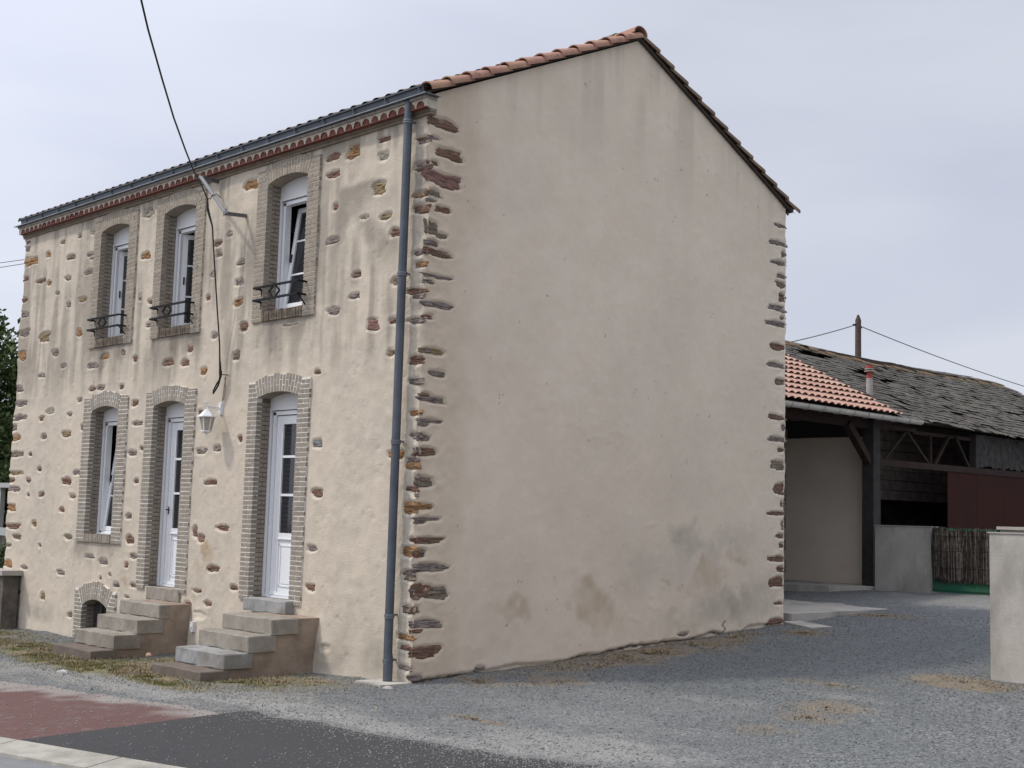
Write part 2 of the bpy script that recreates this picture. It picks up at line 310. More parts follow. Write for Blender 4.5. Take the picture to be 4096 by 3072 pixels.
FST="""-8.513,5.642,0.159,0.066,G;-7.958,5.672,0.137,0.071,G;-7.549,5.668,0.166,0.079,L;-5.917,5.707,0.341,0.14,L;-8.977,5.508,0.172,0.089,O;-8.2,5.374,0.302,0.082,G;-7.578,5.336,0.24,0.063,P;-7.525,5.269,0.129,0.031,G;-9.582,5.479,0.471,0.132,O;-7.59,5.074,0.314,0.073,P;-9.174,5.114,0.365,0.063,R;-8.886,5.055,0.154,0.069,O;-8.258,5.061,0.233,0.064,G;-8.57,4.865,0.151,0.04,G;-7.728,4.686,0.279,0.078,Y;-8.181,4.65,0.139,0.081,P;-5.917,5.106,0.285,0.098,O;-6.019,4.534,0.097,0.089,L;-5.734,4.457,0.121,0.08,R;-5.723,4.135,0.174,0.064,P;-8.92,4.221,0.405,0.154,Y;-7.782,4.196,0.186,0.13,O;-8.525,3.956,0.244,0.115,P;-6.916,3.784,0.264,0.077,O;-6.048,3.692,0.123,0.088,R;-6.384,3.801,0.1,0.059,P;-7.279,3.672,0.322,0.077,P;-4.613,3.728,0.144,0.083,R;-5.144,3.582,0.286,0.096,R;-4.725,3.552,0.255,0.088,R;-3.38,5.674,0.313,0.133,O;-4.075,5.033,0.221,0.069,R;-3.799,5.111,0.124,0.057,L;-4.028,4.893,0.151,0.087,G;-4.145,4.637,0.128,0.063,L;-3.513,4.716,0.205,0.062,P;-3.53,4.475,0.21,0.082,P;-4.236,4.352,0.101,0.069,R;-3.538,4.223,0.223,0.095,O;-3.377,3.907,0.201,0.115,R;-4.042,3.854,0.151,0.086,P;-3.51,3.557,0.169,0.115,G;-9.74,5.694,0.152,0.086,P;-9.729,5.209,0.194,0.064,R;-9.741,4.877,0.194,0.079,R;-9.683,4.641,0.258,0.078,P;-9.637,4.343,0.363,0.102,P;-9.666,3.991,0.278,0.133,O;-9.714,5.802,0.108,0.038,P;-8.211,3.731,0.192,0.059,P;-1.687,5.72,0.267,0.103,R;-1.313,5.705,0.236,0.161,O;-0.764,5.558,0.182,0.104,L;-1.683,5.513,0.278,0.085,R;-0.823,5.214,0.264,0.137,Y;-1.605,5.125,0.101,0.076,R;-1.058,4.924,0.166,0.039,L;-0.686,4.879,0.21,0.072,Y;-0.523,4.679,0.177,0.104,R;-1.628,4.739,0.246,0.072,P;-1.162,4.295,0.163,0.075,R;-1.188,4.062,0.192,0.065,P;-1.56,3.929,0.271,0.079,P;-0.472,4.147,0.136,0.085,R;-0.838,3.707,0.221,0.133,K;-0.476,3.726,0.165,0.072,R;-0.766,5.749,0.233,0.052,R;-2.396,3.859,0.282,0.047,L;-0.115,5.031,0.245,0.062,O;-0.106,4.879,0.263,0.075,R;-0.094,5.336,0.283,0.078,P;-0.064,4.278,0.224,0.059,O;-0.133,4.005,0.337,0.064,R;-0.133,3.695,0.243,0.071,P;-0.11,5.635,0.246,0.028,R;-8.931,3.629,0.243,0.05,P;-9.701,3.461,0.256,0.095,P;-9.59,3.232,0.423,0.084,P;-9.584,3.01,0.465,0.076,P;-9.783,2.859,0.15,0.102,P;-9.652,2.702,0.246,0.091,O;-9.59,2.44,0.401,0.083,G;-9.599,2.148,0.442,0.057,Y;-9.706,2.037,0.119,0.065,R;-9.631,1.902,0.38,0.075,P;-9.673,1.616,0.253,0.11,O;-9.552,1.329,0.439,0.071,R;-9.431,1.173,0.373,0.074,R;-9.723,1.036,0.254,0.046,G;-9.656,0.755,0.252,0.105,O;-8.84,2.972,0.184,0.074,R;-8.711,2.693,0.198,0.077,G;-8.564,3.072,0.294,0.077,L;-7.986,2.717,0.357,0.089,Y;-7.92,3,0.157,0.055,P;-7.252,3.337,0.214,0.07,R;-6.99,3.344,0.279,0.06,P;-7.624,3.199,0.161,0.064,P;-6.378,3.324,0.133,0.061,R;-5.975,3.079,0.199,0.082,R;-5.863,2.8,0.27,0.056,P;-5.976,2.408,0.256,0.088,P;-5.723,2.467,0.088,0.053,G;-5.819,2.028,0.132,0.068,R;-5.968,1.556,0.165,0.077,G;-7.475,2.8,0.123,0.1,R;-9.145,2.433,0.135,0.05,R;-8.805,2.207,0.167,0.066,R;-9.158,2.04,0.171,0.077,R;-7.575,2.15,0.218,0.066,P;-7.888,2.029,0.327,0.111,R;-8.68,1.826,0.205,0.072,R;-9.131,1.817,0.081,0.046,R;-7.666,1.812,0.219,0.073,Y;-7.966,1.609,0.156,0.067,R;-8.852,1.39,0.167,0.093,O;-7.708,1.224,0.248,0.072,G;-8.606,1.071,0.086,0.041,G;-5.899,1.246,0.259,0.119,R;-7.026,0.975,0.293,0.057,P;-6.617,0.926,0.294,0.085,P;-5.773,1.032,0.212,0.061,P;-5.953,0.909,0.114,0.064,R;-4.205,2.406,0.261,0.078,P;-3.845,2.433,0.208,0.069,P;-3.327,2.542,0.092,0.073,R;-3.949,2.016,0.317,0.066,R;-3.625,1.46,0.306,0.072,R;-4.253,1.403,0.132,0.143,K;-4.103,1.322,0.19,0.102,K;-4.29,2.9,0.128,0.053,G;-3.002,1.842,0.088,0.038,R;-9.101,0.723,0.298,0.055,P;-7.869,0.709,0.259,0.063,P;-8.412,0.341,0.156,0.113,Y;-7.497,0.134,0.146,0.066,R;-9.25,0.347,0.129,0.074,P;-6.211,0.631,0.169,0.07,P;-5.743,0.651,0.162,0.058,R;-5.894,0.487,0.143,0.031,G;-6.405,0.76,0.082,0.035,R;-6.67,0.696,0.061,0.043,R;-3.788,0.963,0.313,0.076,R;-4.138,0.673,0.215,0.04,R;-3.313,0.762,0.177,0.062,R;-4.339,0.502,0.156,0.064,R;-3.871,0.537,0.195,0.06,R;-4.018,0.388,0.258,0.088,L;-4.336,0.171,0.118,0.061,R;-4.256,3.418,0.172,0.086,O;-1.818,3.263,0.122,0.053,R;-0.505,3.385,0.165,0.067,Y;-1.753,2.448,0.175,0.104,B;-1.712,1.898,0.228,0.1,R;-0.365,2.303,0.303,0.09,O;-0.092,3.261,0.241,0.053,R;-0.054,3.057,0.286,0.07,P;-0.054,2.732,0.239,0.069,O;-0.059,2.501,0.184,0.069,P;-0.031,2.328,0.165,0.08,P;-0.078,2.187,0.239,0.076,O;-0.005,2.045,0.091,0.129,P;-0.006,1.892,0.084,0.042,P;-0.091,1.762,0.238,0.117,O;-0.017,1.436,0.163,0.042,R;-3.331,2.526,0.076,0.056,R;-1.77,1.285,0.196,0.073,P;-1.764,0.856,0.179,0.076,R;-1.712,0.278,0.166,0.062,P;-1.377,0.235,0.135,0.058,R;-0.087,1.316,0.24,0.105,O;-0.049,1.051,0.216,0.064,G;-0.065,0.732,0.227,0.083,G;-0.117,0.456,0.227,0.063,O;-0.099,0.153,0.193,0.057,P"""
GST="""0.293,5.495,0.374,0.112,R;0.258,5.205,0.396,0.155,K;0.102,5.037,0.159,0.069,P;0.222,4.887,0.209,0.069,R;0.094,4.672,0.127,0.152,G;0.21,4.606,0.176,0.056,G;0.102,4.507,0.142,0.056,P;0.204,4.413,0.344,0.078,R;0.199,4.167,0.351,0.041,P;0.229,3.871,0.383,0.068,P;0.199,1.432,0.332,0.066,R;0.084,1.307,0.125,0.067,G;0.223,1.154,0.449,0.082,P;0.126,0.918,0.232,0.16,R;0.322,0.891,0.315,0.123,G;0.061,0.734,0.057,0.064,R;0.196,0.59,0.407,0.081,P;0.194,0.31,0.406,0.116,R;0.089,0.057,0.143,0.066,P;0.954,0.094,0.157,0.048,P;4.392,0.306,0.231,0.039,P;0.177,3.377,0.253,0.067,Y;0.227,3.152,0.222,0.067,P;0.192,2.877,0.268,0.065,P;0.178,2.654,0.26,0.043,P;0.092,2.475,0.125,0.066,P;0.115,2.334,0.234,0.085,R;0.121,2.026,0.156,0.118,G;0.109,1.772,0.186,0.063,O;0.162,1.65,0.296,0.04,P;0.204,5.803,0.374,0.117,R;6.429,5.836,0.293,0.046,P;6.387,5.585,0.358,0.069,P;6.534,5.448,0.107,0.093,P;6.39,5.309,0.304,0.069,P;6.451,5.13,0.173,0.061,P;6.46,5.012,0.252,0.092,G;6.495,4.833,0.146,0.115,R;6.372,4.667,0.382,0.076,P;6.505,4.547,0.093,0.061,P;6.317,4.451,0.432,0.068,P;6.366,4.131,0.341,0.091,R;6.357,3.876,0.38,0.075,P;6.457,3.648,0.224,0.091,G;6.366,3.155,0.365,0.067,R;6.383,2.857,0.352,0.075,P;6.495,2.715,0.145,0.06,R;6.407,2.501,0.3,0.119,G;6.45,2.179,0.209,0.163,R;6.365,1.844,0.388,0.052,R;6.471,1.539,0.156,0.066,R;6.519,1.41,0.105,0.059,R;6.386,1.23,0.349,0.081,R;6.49,1.09,0.156,0.073,R;6.403,0.919,0.336,0.132,R;6.47,0.636,0.194,0.044,R;6.41,0.398,0.348,0.073,R;6.537,1.978,0.066,0.082,P;6.537,3.025,0.053,0.09,P;6.548,1.681,0.066,0.133,P"""

# ------------------------------------------------------------------ ground
def poly_in(X, Y, P):
    ins = np.zeros(X.shape, bool); n = len(P)
    for i in range(n):
        x0, y0 = P[i]; x1, y1 = P[(i + 1) % n]
        c = ((y0 > Y) != (y1 > Y)) & (X < (x1 - x0) * (Y - y0) / ((y1 - y0) + 1e-12) + x0); ins ^= c
    return ins
def blobs(X, Y, L, seed=0):
    a = np.zeros(X.shape)
    w = .28 * fbm(X, Y, 2.2, 4, seed) + .25 * fbm(X, Y, 9, 2, seed + 3)
    for (x, y, rx, ry, s) in L:
        d = np.sqrt(((X - x) / rx) ** 2 + ((Y - y) / ry) ** 2)
        a = np.maximum(a, s * sst(1.25, .45, d + w))
    return np.clip(a, 0, 1)
STRAW = [(4.0, 3.75, .5, .35, .9), (3.1, 2.8, .45, .10, .4), (3.7, 1.7, .35, .30, .5), (3.85, 1.2, .3, .25, .35), (3.9, .55, .25, .2, .3), (.75, 5.9, .35, .25, .9), (.55, 8.2, .6, .3, .7),
         (.35, 3.3, .55, 2.0, .85), (.9, 1.2, .35, .5, .55), (1.9, -.9, .35, .12, .8), (-.27, -1.32, .25, .08, .8), (.3, 4.9, .3, .8, .7), (.4, .6, .4, .2, .5), (-1.6, -.9, .7, .6, .5), (-.7, -.6, .6, .3, .4)]
MOSS = [(-5.5, -1.1, 3.6, .55, .75), (-3.0, -1.3, 2.6, .65, .8), (-1.0, -.9, .9, .6, .6), (-6.8, -1.05, 1.6, .35, .7), (-5.4, -1.45, 1.1, .3, .9), (-4.0, -1.65, 1.0, .35, 1), (-3.0, -1.75, .9, .3, 1), (-2.0, -1.75, .9, .2, .9), (-1.2, -1.2, .6, .4, .6), (-3.6, -.9, .8, .6, .55), (-8.5, -.6, 1.5, .4, .4), (-1.4, -1.9, .8, .15, .7)]
DUST = [(3.4, 2.3, .5, .18, .5), (2.6, 1.4, .6, .2, .45), (1.5, -1.9, 2.6, .45, 1), (3.2, -1.2, 1.2, .7, .9), (.4, -1.7, 1.4, .45, .7), (-2.5, -2.2, 3.5, .35, .9), (-6, -2.6, 4, .5, .8), (2.2, -.1, 1.4, .5, .35), (2.3, .9, 1.0, .6, .2), (1.6, 11, 2.5, 1.2, .5)]
BLUE = [(2.2, 2.6, 2.4, 1.6, .8), (2.2, 5.5, 2.2, 3.2, .9), (3.8, .8, 1.5, .7, .5)]
def axis(lo, a, b, hi, fine, nco):
    return np.concatenate([lo + (a - lo) * (1 - np.geomspace(1, .01, nco)) / .99, np.arange(a + fine, b, fine), b + (hi - b) * (np.geomspace(.01, 1, nco) - .01) / .99])
gx = np.unique(axis(-150, -13, 8, 150, .07, 24)); gy = np.unique(axis(-120, -8, 13, 300, .07, 24))
X, Y = np.meshgrid(gx, gy)
near = ((X > -13) & (X < 8) & (Y > -8) & (Y < 13))
Z = gh(X, Y) + near * (.012 * fbm(X, Y, 1.1, 3, 2) + .006 * fbm(X, Y, 6, 2, 5))
# flatten under the paving strip in front
def red_edge(x): return -2.5 + .157 * (x - .1)
flat = sst(0.15, -.15, Y - (red_edge(X) + .1 * fbm(X, Y, 1.5, 2, 9)))
Z = Z * 1.0 - .03 * sst(.0, -.25, Y - red_edge(X))
n0 = len(gx); idx = (np.arange(len(gy) - 1)[:, None] * n0 + np.arange(n0 - 1)[None]).ravel()
F = np.stack([idx, idx + 1, idx + n0 + 1, idx + n0], 1)
at = dict(straw=blobs(X, Y, STRAW, 1), moss=blobs(X, Y, MOSS, 2), dust=blobs(X, Y, DUST, 3), blue=blobs(X, Y, BLUE, 4), field=np.clip(sst(-9.9, -10.6, X + .4 * fbm(X, Y, 1.0, 3, 77)) * (Y > .2) + sst(40, 60, np.hypot(X, Y)) * (Y > -10), 0, 1))
me = npmesh('ground', np.stack([X, Y, Z], -1).reshape(-1, 3), F, at)
def gravel_mat():
    m = bpy.data.materials.new('gravel'); m.use_nodes = True; N = m.node_tree.nodes; L = m.node_tree.links; b = N['Principled BSDF']
    b.inputs['Roughness'].default_value = .95; b.inputs['Specular IOR Level'].default_value = .2
    tc = N.new('ShaderNodeTexCoord')
    nz = N.new('ShaderNodeTexNoise'); nz.inputs['Scale'].default_value = 9; L.new(tc.outputs['Object'], nz.inputs['Vector'])
    v = N.new('ShaderNodeTexVoronoi'); v.inputs['Scale'].default_value = 46; v.inputs['Randomness'].default_value = 1.0
    ad = N.new('ShaderNodeVectorMath'); ad.operation = 'MULTIPLY_ADD'; ad.inputs[1].default_value = (.05,) * 3
    L.new(nz.outputs['Color'], ad.inputs[0]); L.new(tc.outputs['Object'], ad.inputs[2]); L.new(ad.outputs[0], v.inputs['Vector'])
    r = N.new('ShaderNodeValToRGB'); r.color_ramp.interpolation = 'LINEAR'
    e = r.color_ramp.elements; e[0].color = (.095, .10, .10, 1); e[0].position = 0; e[1].color = (.28, .28, .275, 1); e[1].position = 1
    for p, c in ((.3, (.14, .147, .147, 1)), (.6, (.17, .177, .175, 1)), (.85, (.21, .212, .205, 1))):
        x = e.new(p); x.color = c
    sx = N.new('ShaderNodeSeparateXYZ'); L.new(v.outputs['Color'], sx.inputs[0]); L.new(sx.outputs[0], r.inputs[0])
    cur = r.outputs[0]
    cur = mixin(N, L, cur, noise(N, L, tc, .9, 4, .6), (.105, .108, .107), .45)
    cur = mixin(N, L, cur, attr(N, 'blue'), (.105, .117, .117), .5)
    cur = mixin(N, L, cur, attr(N, 'dust'), (.34, .325, .295), .6)
    s1 = noise(N, L, tc, 30, 4, .7, lo=.38, hi=.55)
    def gate(a, k):
        mm = N.new('ShaderNodeMath'); mm.operation = 'MULTIPLY'; L.new(attr(N, a), mm.inputs[0]); L.new(s1, mm.inputs[1])
        m2 = N.new('ShaderNodeMath'); m2.operation = 'MULTIPLY'; m2.inputs[1].default_value = k; L.new(mm.outputs[0], m2.inputs[0]); return m2.outputs[0]
    cur = mixin(N, L, cur, attr(N, 'field'), (.075, .11, .03))
    cur = mixin(N, L, cur, gate('straw', .8), (.30, .215, .12))
    cur = mixin(N, L, cur, attr(N, 'moss'), (.20, .175, .125), .55)
    cur = mixin(N, L, cur, attr(N, 'straw'), (.19, .155, .115), .6)
    cur = mixin(N, L, cur, gate('moss', .9), (.20, .18, .055))
    L.new(cur, b.inputs['Base Color'])
    bu = N.new('ShaderNodeBump'); bu.inputs['Strength'].default_value = .9; bu.inputs['Distance'].default_value = .02; bu.invert = True
    L.new(v.outputs['Distance'], bu.inputs['Height'])
    n2 = N.new('ShaderNodeTexNoise'); n2.inputs['Scale'].default_value = 9; n2.inputs['Detail'].default_value = 5; L.new(tc.outputs['Object'], n2.inputs['Vector'])
    b2 = N.new('ShaderNodeBump'); b2.inputs['Strength'].default_value = .6; b2.inputs['Distance'].default_value = .04
    L.new(n2.outputs[0], b2.inputs['Height']); L.new(bu.outputs[0], b2.inputs['Normal']); L.new(b2.outputs[0], b.inputs['Normal'])
    return m
M_['gravel'] = gravel_mat()
o = link('ground', me, M_['gravel']); tag(o, kind='structure')

# paving strip (red asphalt), dark asphalt crossing, kerb, road
def asphalt(name, c1, c2, speck, red=False):
    def ex(m, N, L, b, tc, cur):
        cur = mixin(N, L, cur, noise(N, L, tc, 1.2, 3, .5), c2, .5)
        cur = mixin(N, L, cur, noise(N, L, tc, 160, 2, .6, lo=.6, hi=.72), speck, .5)
        cur = mixin(N, L, cur, noise(N, L, tc, 130, 2, .6, lo=.36, hi=.3), tuple(.4 * q for q in c1), .6)
        if red:
            cur = mixin(N, L, cur, noise(N, L, tc, 6, 4, .7, lo=.55, hi=.7), (.22, .195, .175), .5)
            cur = mixin(N, L, cur, attr(N, 'edge'), (.27, .25, .225), .8)
        L.new(cur, b.inputs['Base Color'])
    return mat(name, c1, .9, c2, 12, .6, 120, bdist=.006, extra=ex, spec=.3)
M_['red_a'] = asphalt('red_asphalt', (.125, .062, .053), (.10, .053, .047), (.26, .21, .19), True)
M_['dark_a'] = asphalt('dark_asphalt', (.036, .034, .035), (.044, .042, .043), (.12, .115, .11))
M_['road_a'] = asphalt('road_asphalt', (.16, .16, .165), (.19, .19, .19), (.35, .34, .33))
def sheet(name, x0, x1, yl, yh, dz, mt, nx=300, ny=40, attrs=None):
    xs = np.linspace(x0, x1, nx); T = np.linspace(0, 1, ny)
    XX, TT = np.meshgrid(xs, T); lo = yl(XX); hi = yh(XX); YY = lo + (hi - lo) * TT
    ZZ = gh(XX, YY) + dz + .003 * fbm(XX, YY, 1.0, 2, 8)
    i = (np.arange(ny - 1)[:, None] * nx + np.arange(nx - 1)[None]).ravel()
    a = attrs(XX, YY, TT) if attrs else {}
    o = link(name, npmesh(name, np.stack([XX, YY, ZZ], -1).reshape(-1, 3), np.stack([i, i + 1, i + nx + 1, i + nx], 1), a), mt)
    return tag(o, kind='structure')
def kerb_back(x): return -4.47 + .272 * (x - .9)
wob = lambda x, s, a=.05: a * fbm(x, x * 0 + s, 3, 3, s)
sheet('red_pavement', -14, 12, lambda x: kerb_back(x) - .02, lambda x: np.maximum(red_edge(x) + wob(x, 3, .06), kerb_back(x) + .02), .004, M_['red_a'], 500, 50,
      lambda X, Y, T: {'edge': np.clip(sst(.55, .1, (red_edge(X) - Y) + .35 * fbm(X, Y, 2.5, 3, 6)), 0, 1)})
def dark_far(x): return np.interp(x, [.5, 1.84, 2.94, 3.87, 4.3], [-2.3, -2.13, -1.95, -1.71, -1.62]) + wob(x, 5, .07)
xs = np.linspace(0, 1, 160)
def dark_sheet():
    nx, ny = 260, 60
    U, T = np.meshgrid(np.linspace(0, 1, nx), np.linspace(0, 1, ny))
    xl = .54 + .30 * (1 - T); XX = xl + (4.35 - xl) * U
    lo = kerb_back(XX) - .01; hi = dark_far(XX); YY = lo + (hi - lo) * T
    ZZ = gh(XX, YY) + .010 + .003 * fbm(XX, YY, 1.0, 2, 8)
    i = (np.arange(ny - 1)[:, None] * nx + np.arange(nx - 1)[None]).ravel()
    tag(link('asphalt_driveway', npmesh('asphalt_driveway', np.stack([XX, YY, ZZ], -1).reshape(-1, 3), np.stack([i, i + 1, i + nx + 1, i + nx], 1)), M_['dark_a']), kind='structure')
dark_sheet()
sheet('road', -60, 60, lambda x: kerb_back(x) - 7.5, lambda x: kerb_back(x) - .26, -.004, M_['road_a'], 500, 30)
# kerb stones: shallow dropped kerb, one strip of slabs with joints
mb = MB(); x = -14.0
while x < 14:
    L_ = 1.0; x1 = x + L_ - .012
    def kp(xx, off, dz): y = float(kerb_back(xx)) + off; return (xx + off * -.25, y, float(gh(xx, y)) + dz)
    h1, h2 = .018, .045
    p = [kp(x, -.30, -.06), kp(x1, -.30, -.06), kp(x1, .0, -.06), kp(x, .0, -.06), kp(x, -.285, h1), kp(x1, -.285, h1), kp(x1, -.0, h2), kp(x, -.0, h2)]
    mb.hexa(p); x += L_
M_['kerb'] = mat('kerb_concrete', (.40, .375, .32), .95, (.30, .285, .25), 7, .5, 60, extra=conc_extra, spec=.2)
o = mb.build('kerb', M_['kerb']); tag(o, kind='structure')

# ------------------------------------------------------------------ the house
house = empty('stone_house', (0, 0, 0), 'two-storey house with beige rendered walls, exposed stones and a tiled gable roof', 'house')
XL = -9.83; YR = 6.58; ZE = 6.10; ZRI = 7.62; YM = 3.3
def parse(s): return [(float(a), float(b), float(c), float(d), k) for a, b, c, d, k in (t.split(',') for t in s.split(';'))]
FS = parse(FST); GS = parse(GST)
def settle(L, lo, hi, k, near):
    out = []
    for (u, v, w, h, c) in L:
        a, b = u - w / 2, u + w / 2
        ea, eb = a < lo + near, b > hi - near
        if not (ea or eb): a, b, h = u - w / 2 * k, u + w / 2 * k, h * k
        if ea: a = lo - .02
        if eb: b = hi + .02
        out.append(((a + b) / 2, v, b - a, h * (.96 if (ea or eb) else 1), c))
    return out
FS = settle(FS, XL, .0, .90, .10); GS = settle(GS, .0, YR, .95, .09)
GS += [(.06, z, .15, .04, c) for z, c in ((5.63, 'P'), (5.36, 'R'), (4.96, 'P'), (4.44, 'R'), (4.10, 'P'), (3.73, 'R'), (3.38, 'P'), (2.92, 'R'), (2.62, 'P'), (2.05, 'R'), (1.62, 'P'), (1.28, 'R'), (.93, 'P'), (.52, 'R'))]
FS += [(-.09, z, .20, .05, c) for z, c in ((5.60, 'P'), (5.30, 'R'), (4.85, 'R'), (4.40, 'P'), (3.95, 'P'), (3.30, 'R'), (2.25, 'P'), (1.95, 'R'), (1.10, 'P'), (.35, 'R'))]
#        oL     oR     iL     iR    zb    zo    zs    zc   kind
OPEN = [('win', -7.42, -6.16, -7.215, -6.385, 3.925, 4.045, 5.600, 5.668, 'open'),
        ('win', -5.625, -4.39, -5.430, -4.605, 3.925, 4.045, 5.600, 5.668, 'open'),
        ('win', -3.175, -1.91, -2.965, -2.133, 3.925, 4.045, 5.600, 5.668, 'tilt'),
        ('lowwin', -7.42, -6.14, -7.190, -6.395, 1.177, 1.290, 3.012, 3.078, 'tilt'),
        ('door', -5.63, -4.39, -5.430, -4.630, .625, .665, 3.012, 3.072, 'door'),
        ('door', -3.16, -1.92, -2.970, -2.135, .640, .680, 3.015, 3.075, 'door'),
        ('vent', -7.34, -6.17, -7.120, -6.390, -.16, -.15, .300, .400, 'vent')]
def arc_z(x, iL, iR, zs, zc):
    w = iR - iL; s = zc - zs; Rr = (w * w / 4 + s * s) / (2 * s); cx = (iL + iR) / 2
    return zc - Rr + np.sqrt(np.maximum(Rr * Rr - (x - cx) ** 2, 0))
def surround_mask(X, Z, m):
    ins = np.zeros(X.shape, bool)
    for (k, oL, oR, iL, iR, zb, zo, zs, zc, t) in OPEN:
        top = zs + .19 if k != 'vent' else zs + .20
        ins |= (X > oL + m) & (X < oR - m) & (Z > zb + m) & (Z < top - m)
    return ins
def outline(seed, th):
    rs = np.random.RandomState(seed); ph = rs.uniform(0, 6.28, 4); am = rs.uniform(.4, 1, 4)
    e_ = rs.uniform(2.4, 7.0); sq = (np.abs(np.cos(th)) ** e_ + np.abs(np.sin(th)) ** e_) ** (-1 / e_)
    return sq * (1 + .12 * am[0] * np.cos(2 * th + ph[0]) + .12 * am[1] * np.cos(3 * th + ph[1]) + .08 * am[2] * np.cos(5 * th + ph[2]) + .06 * am[3] * np.cos(9 * th + ph[3]) + .04 * am[0] * np.cos(13 * th + ph[2]))
def relief(U, V, stones, base, seed, depth=.035):
    D = base.copy(); lip = np.zeros(U.shape)
    u0 = U[0]; v0 = V[:, 0]
    for i, (cu, cv, w, h, k) in enumerate(stones):
        ex = .16
        a = np.searchsorted(u0, cu - w / 2 - ex); b = np.searchsorted(u0, cu + w / 2 + ex); c = np.searchsorted(v0, cv - h / 2 - ex); d = np.searchsorted(v0, cv + h / 2 + ex)
        if b <= a or d <= c: continue
        du = U[c:d, a:b] - cu; dv = V[c:d, a:b] - cv
        th = np.arctan2(dv / (h / 2), du / (w / 2)); ro = outline(seed + i, th)
        # signed distance (metres) outside of stone outline, roughly
        q = np.sqrt((du / (w / 2)) ** 2 + (dv / (h / 2)) ** 2)
        rl = np.sqrt(du * du + dv * dv) + 1e-6; dist = (1 - ro / np.maximum(q, 1e-4)) * rl
        pit = sst(.020, -.002, dist)
        D[c:d, a:b] = D[c:d, a:b] * (1 - pit) - depth * pit
        l = np.exp(-((dist - .034) / .02) ** 2); D[c:d, a:b] += .003 * l * (1 - pit)
        lip[c:d, a:b] = np.maximum(lip[c:d, a:b], sst(.06, .015, dist))
    return D, lip
def corner_wob(z):
    return .016 * vnoise(z * 5, z * 0, 3) + .012 * vnoise(z * 13, z * 0, 4), .014 * vnoise(z * 6, z * 0 + 5, 5) + .010 * vnoise(z * 15, z * 0 + 9, 6)

# front wall
ux = np.linspace(XL, 0, 540); vz = np.linspace(-.42, 6.0, 350)
U, V = np.meshgrid(ux, vz)
base = .007 * fbm(U, V, .9, 2, 11) + .0035 * fbm(U, V, 3.2, 3, 12) + .0024 * fbm(U, V, 11, 3, 13)
base += sst(.45, .1, -U) * (.007 * fbm(U, V, 11, 3, 14) + .005 * fbm(U, V, 5.5, 2, 15))
base -= .006 * sst(.85, 1.1, fbm(U, V, 16, 2, 16))
D, lip = relief(U, V, FS, base, 100, .017)
# thickened foot of the wall around the two flights of steps
def bump2(u, v, cu, cv, ru, rv): return sst(1, .3, np.sqrt(((u - cu) / ru) ** 2 + ((v - cv) / rv) ** 2))
D += .07 * bump2(U, V, -1.45, -.1, .38, .75) + .05 * bump2(U, V, -4.05, 0, .35, .6)
zone = surround_mask(U, V - .05, -.12)
D = np.where(zone & (D > -.03), np.minimum(D, .001 + .3 * D), D)
fade = sst(0, .035, -U)
D *= fade
wx, wy = corner_wob(V)
nearc = np.exp(-(-U) / .05)
lw = .03 * vnoise(V * 4, V * 0, 31) + .02 * vnoise(V * 11, V * 0, 32)
nearl = np.exp(-(U - XL) / .08)
rc_ = .016 * np.exp(-(-U) / .03); PX = U + wx * nearc + lw * nearl - rc_; PY = -D + wy * nearc + rc_
wave = .06 * fbm(U, V, 2.0, 3, 40)
streak = fbm(U, V * .12, 7, 3, 41)
grey = np.zeros(U.shape)
def streaks(x0, x1, ztop, ln, s):
    ins = sst(x0 - .08, x0 + .1, U + .05 * streak) * sst(x1 + .08, x1 - .1, U + .05 * streak)
    dn = sst(ztop - ln * (.75 + .55 * streak), ztop - .02, V) * (V < ztop + .03)
    return s * ins * dn * (.7 + .5 * fbm(U, V * .4, 4, 3, 57))
for (x0, x1) in ((-7.5, -6.1), (-5.65, -4.35), (-3.2, -1.85)):
    grey = np.maximum(grey, streaks(x0, x1, 3.93, 1.0, 1.0))
grey = np.maximum(grey, streaks(-7.5, -6.1, 1.17, .5, .6))
grey = np.maximum(grey, streaks(-2.35, -1.95, 3.93, .95, .6))
grey = np.maximum(grey, .72 * sst(.20, .75, .5 + .6 * fbm(U, V, 1.6, 4, 43)) * sst(-1.75, -1.5, U) * sst(-.38, -.5, U) * sst(4.1, 4.7, V) * sst(5.36, 5.28, V + .02 * streak))
grey = np.maximum(grey, .35 * sst(.3, .8, .45 + .5 * streak) * sst(3.2, 4.2, V) * sst(-9.6, -8.6, U) * sst(-7.4, -7.7, U))
grey = np.maximum(grey, .60 * sst(.22, .9, .5 + .5 * streak + .3 * fbm(U, V, 1.3, 2, 45)) * sst(2.9, 3.8, V) * sst(5.8, 5.3, V))
grey = np.maximum(grey, .65 * sst(.40, .8, .5 + .55 * streak) * sst(5.35, 5.85, V))
grey = np.maximum(grey, .55 * bump2(U, V, -8.4, .12, .55, .22) * (.6 + .5 * fbm(U, V, 3, 3, 46)))
grey = np.maximum(grey, .45 * bump2(U, V, -1.4, .16, .6, .2) * (.6 + .5 * fbm(U, V, 3, 3, 47)))
grey = np.maximum(grey, .45 * bump2(U, V, -.5, .2, .4, .3) * (.6 + .5 * fbm(U, V, 3, 3, 48)))
grey = np.maximum(grey, .5 * sst(.09, .02, np.abs(U + 3.95 + .04 * fbm(U * 0, V, 3, 3, 50))) * sst(5.4, 5.0, V) * sst(3.6, 4.3, V) * (.5 + .5 * streak))
ochre = .75 * bump2(U, V, -4.0, 1.15, .28, .35) * sst(-.1, .5, fbm(U, V, 5, 3, 51)) + .6 * bump2(U, V, -6.0, .6, .2, .4) * sst(0, .5, fbm(U, V, 6, 3, 52)) + .5 * bump2(U, V, -4.2, .6, .08, .6) * sst(-.2, .4, fbm(U, V, 7, 3, 53))
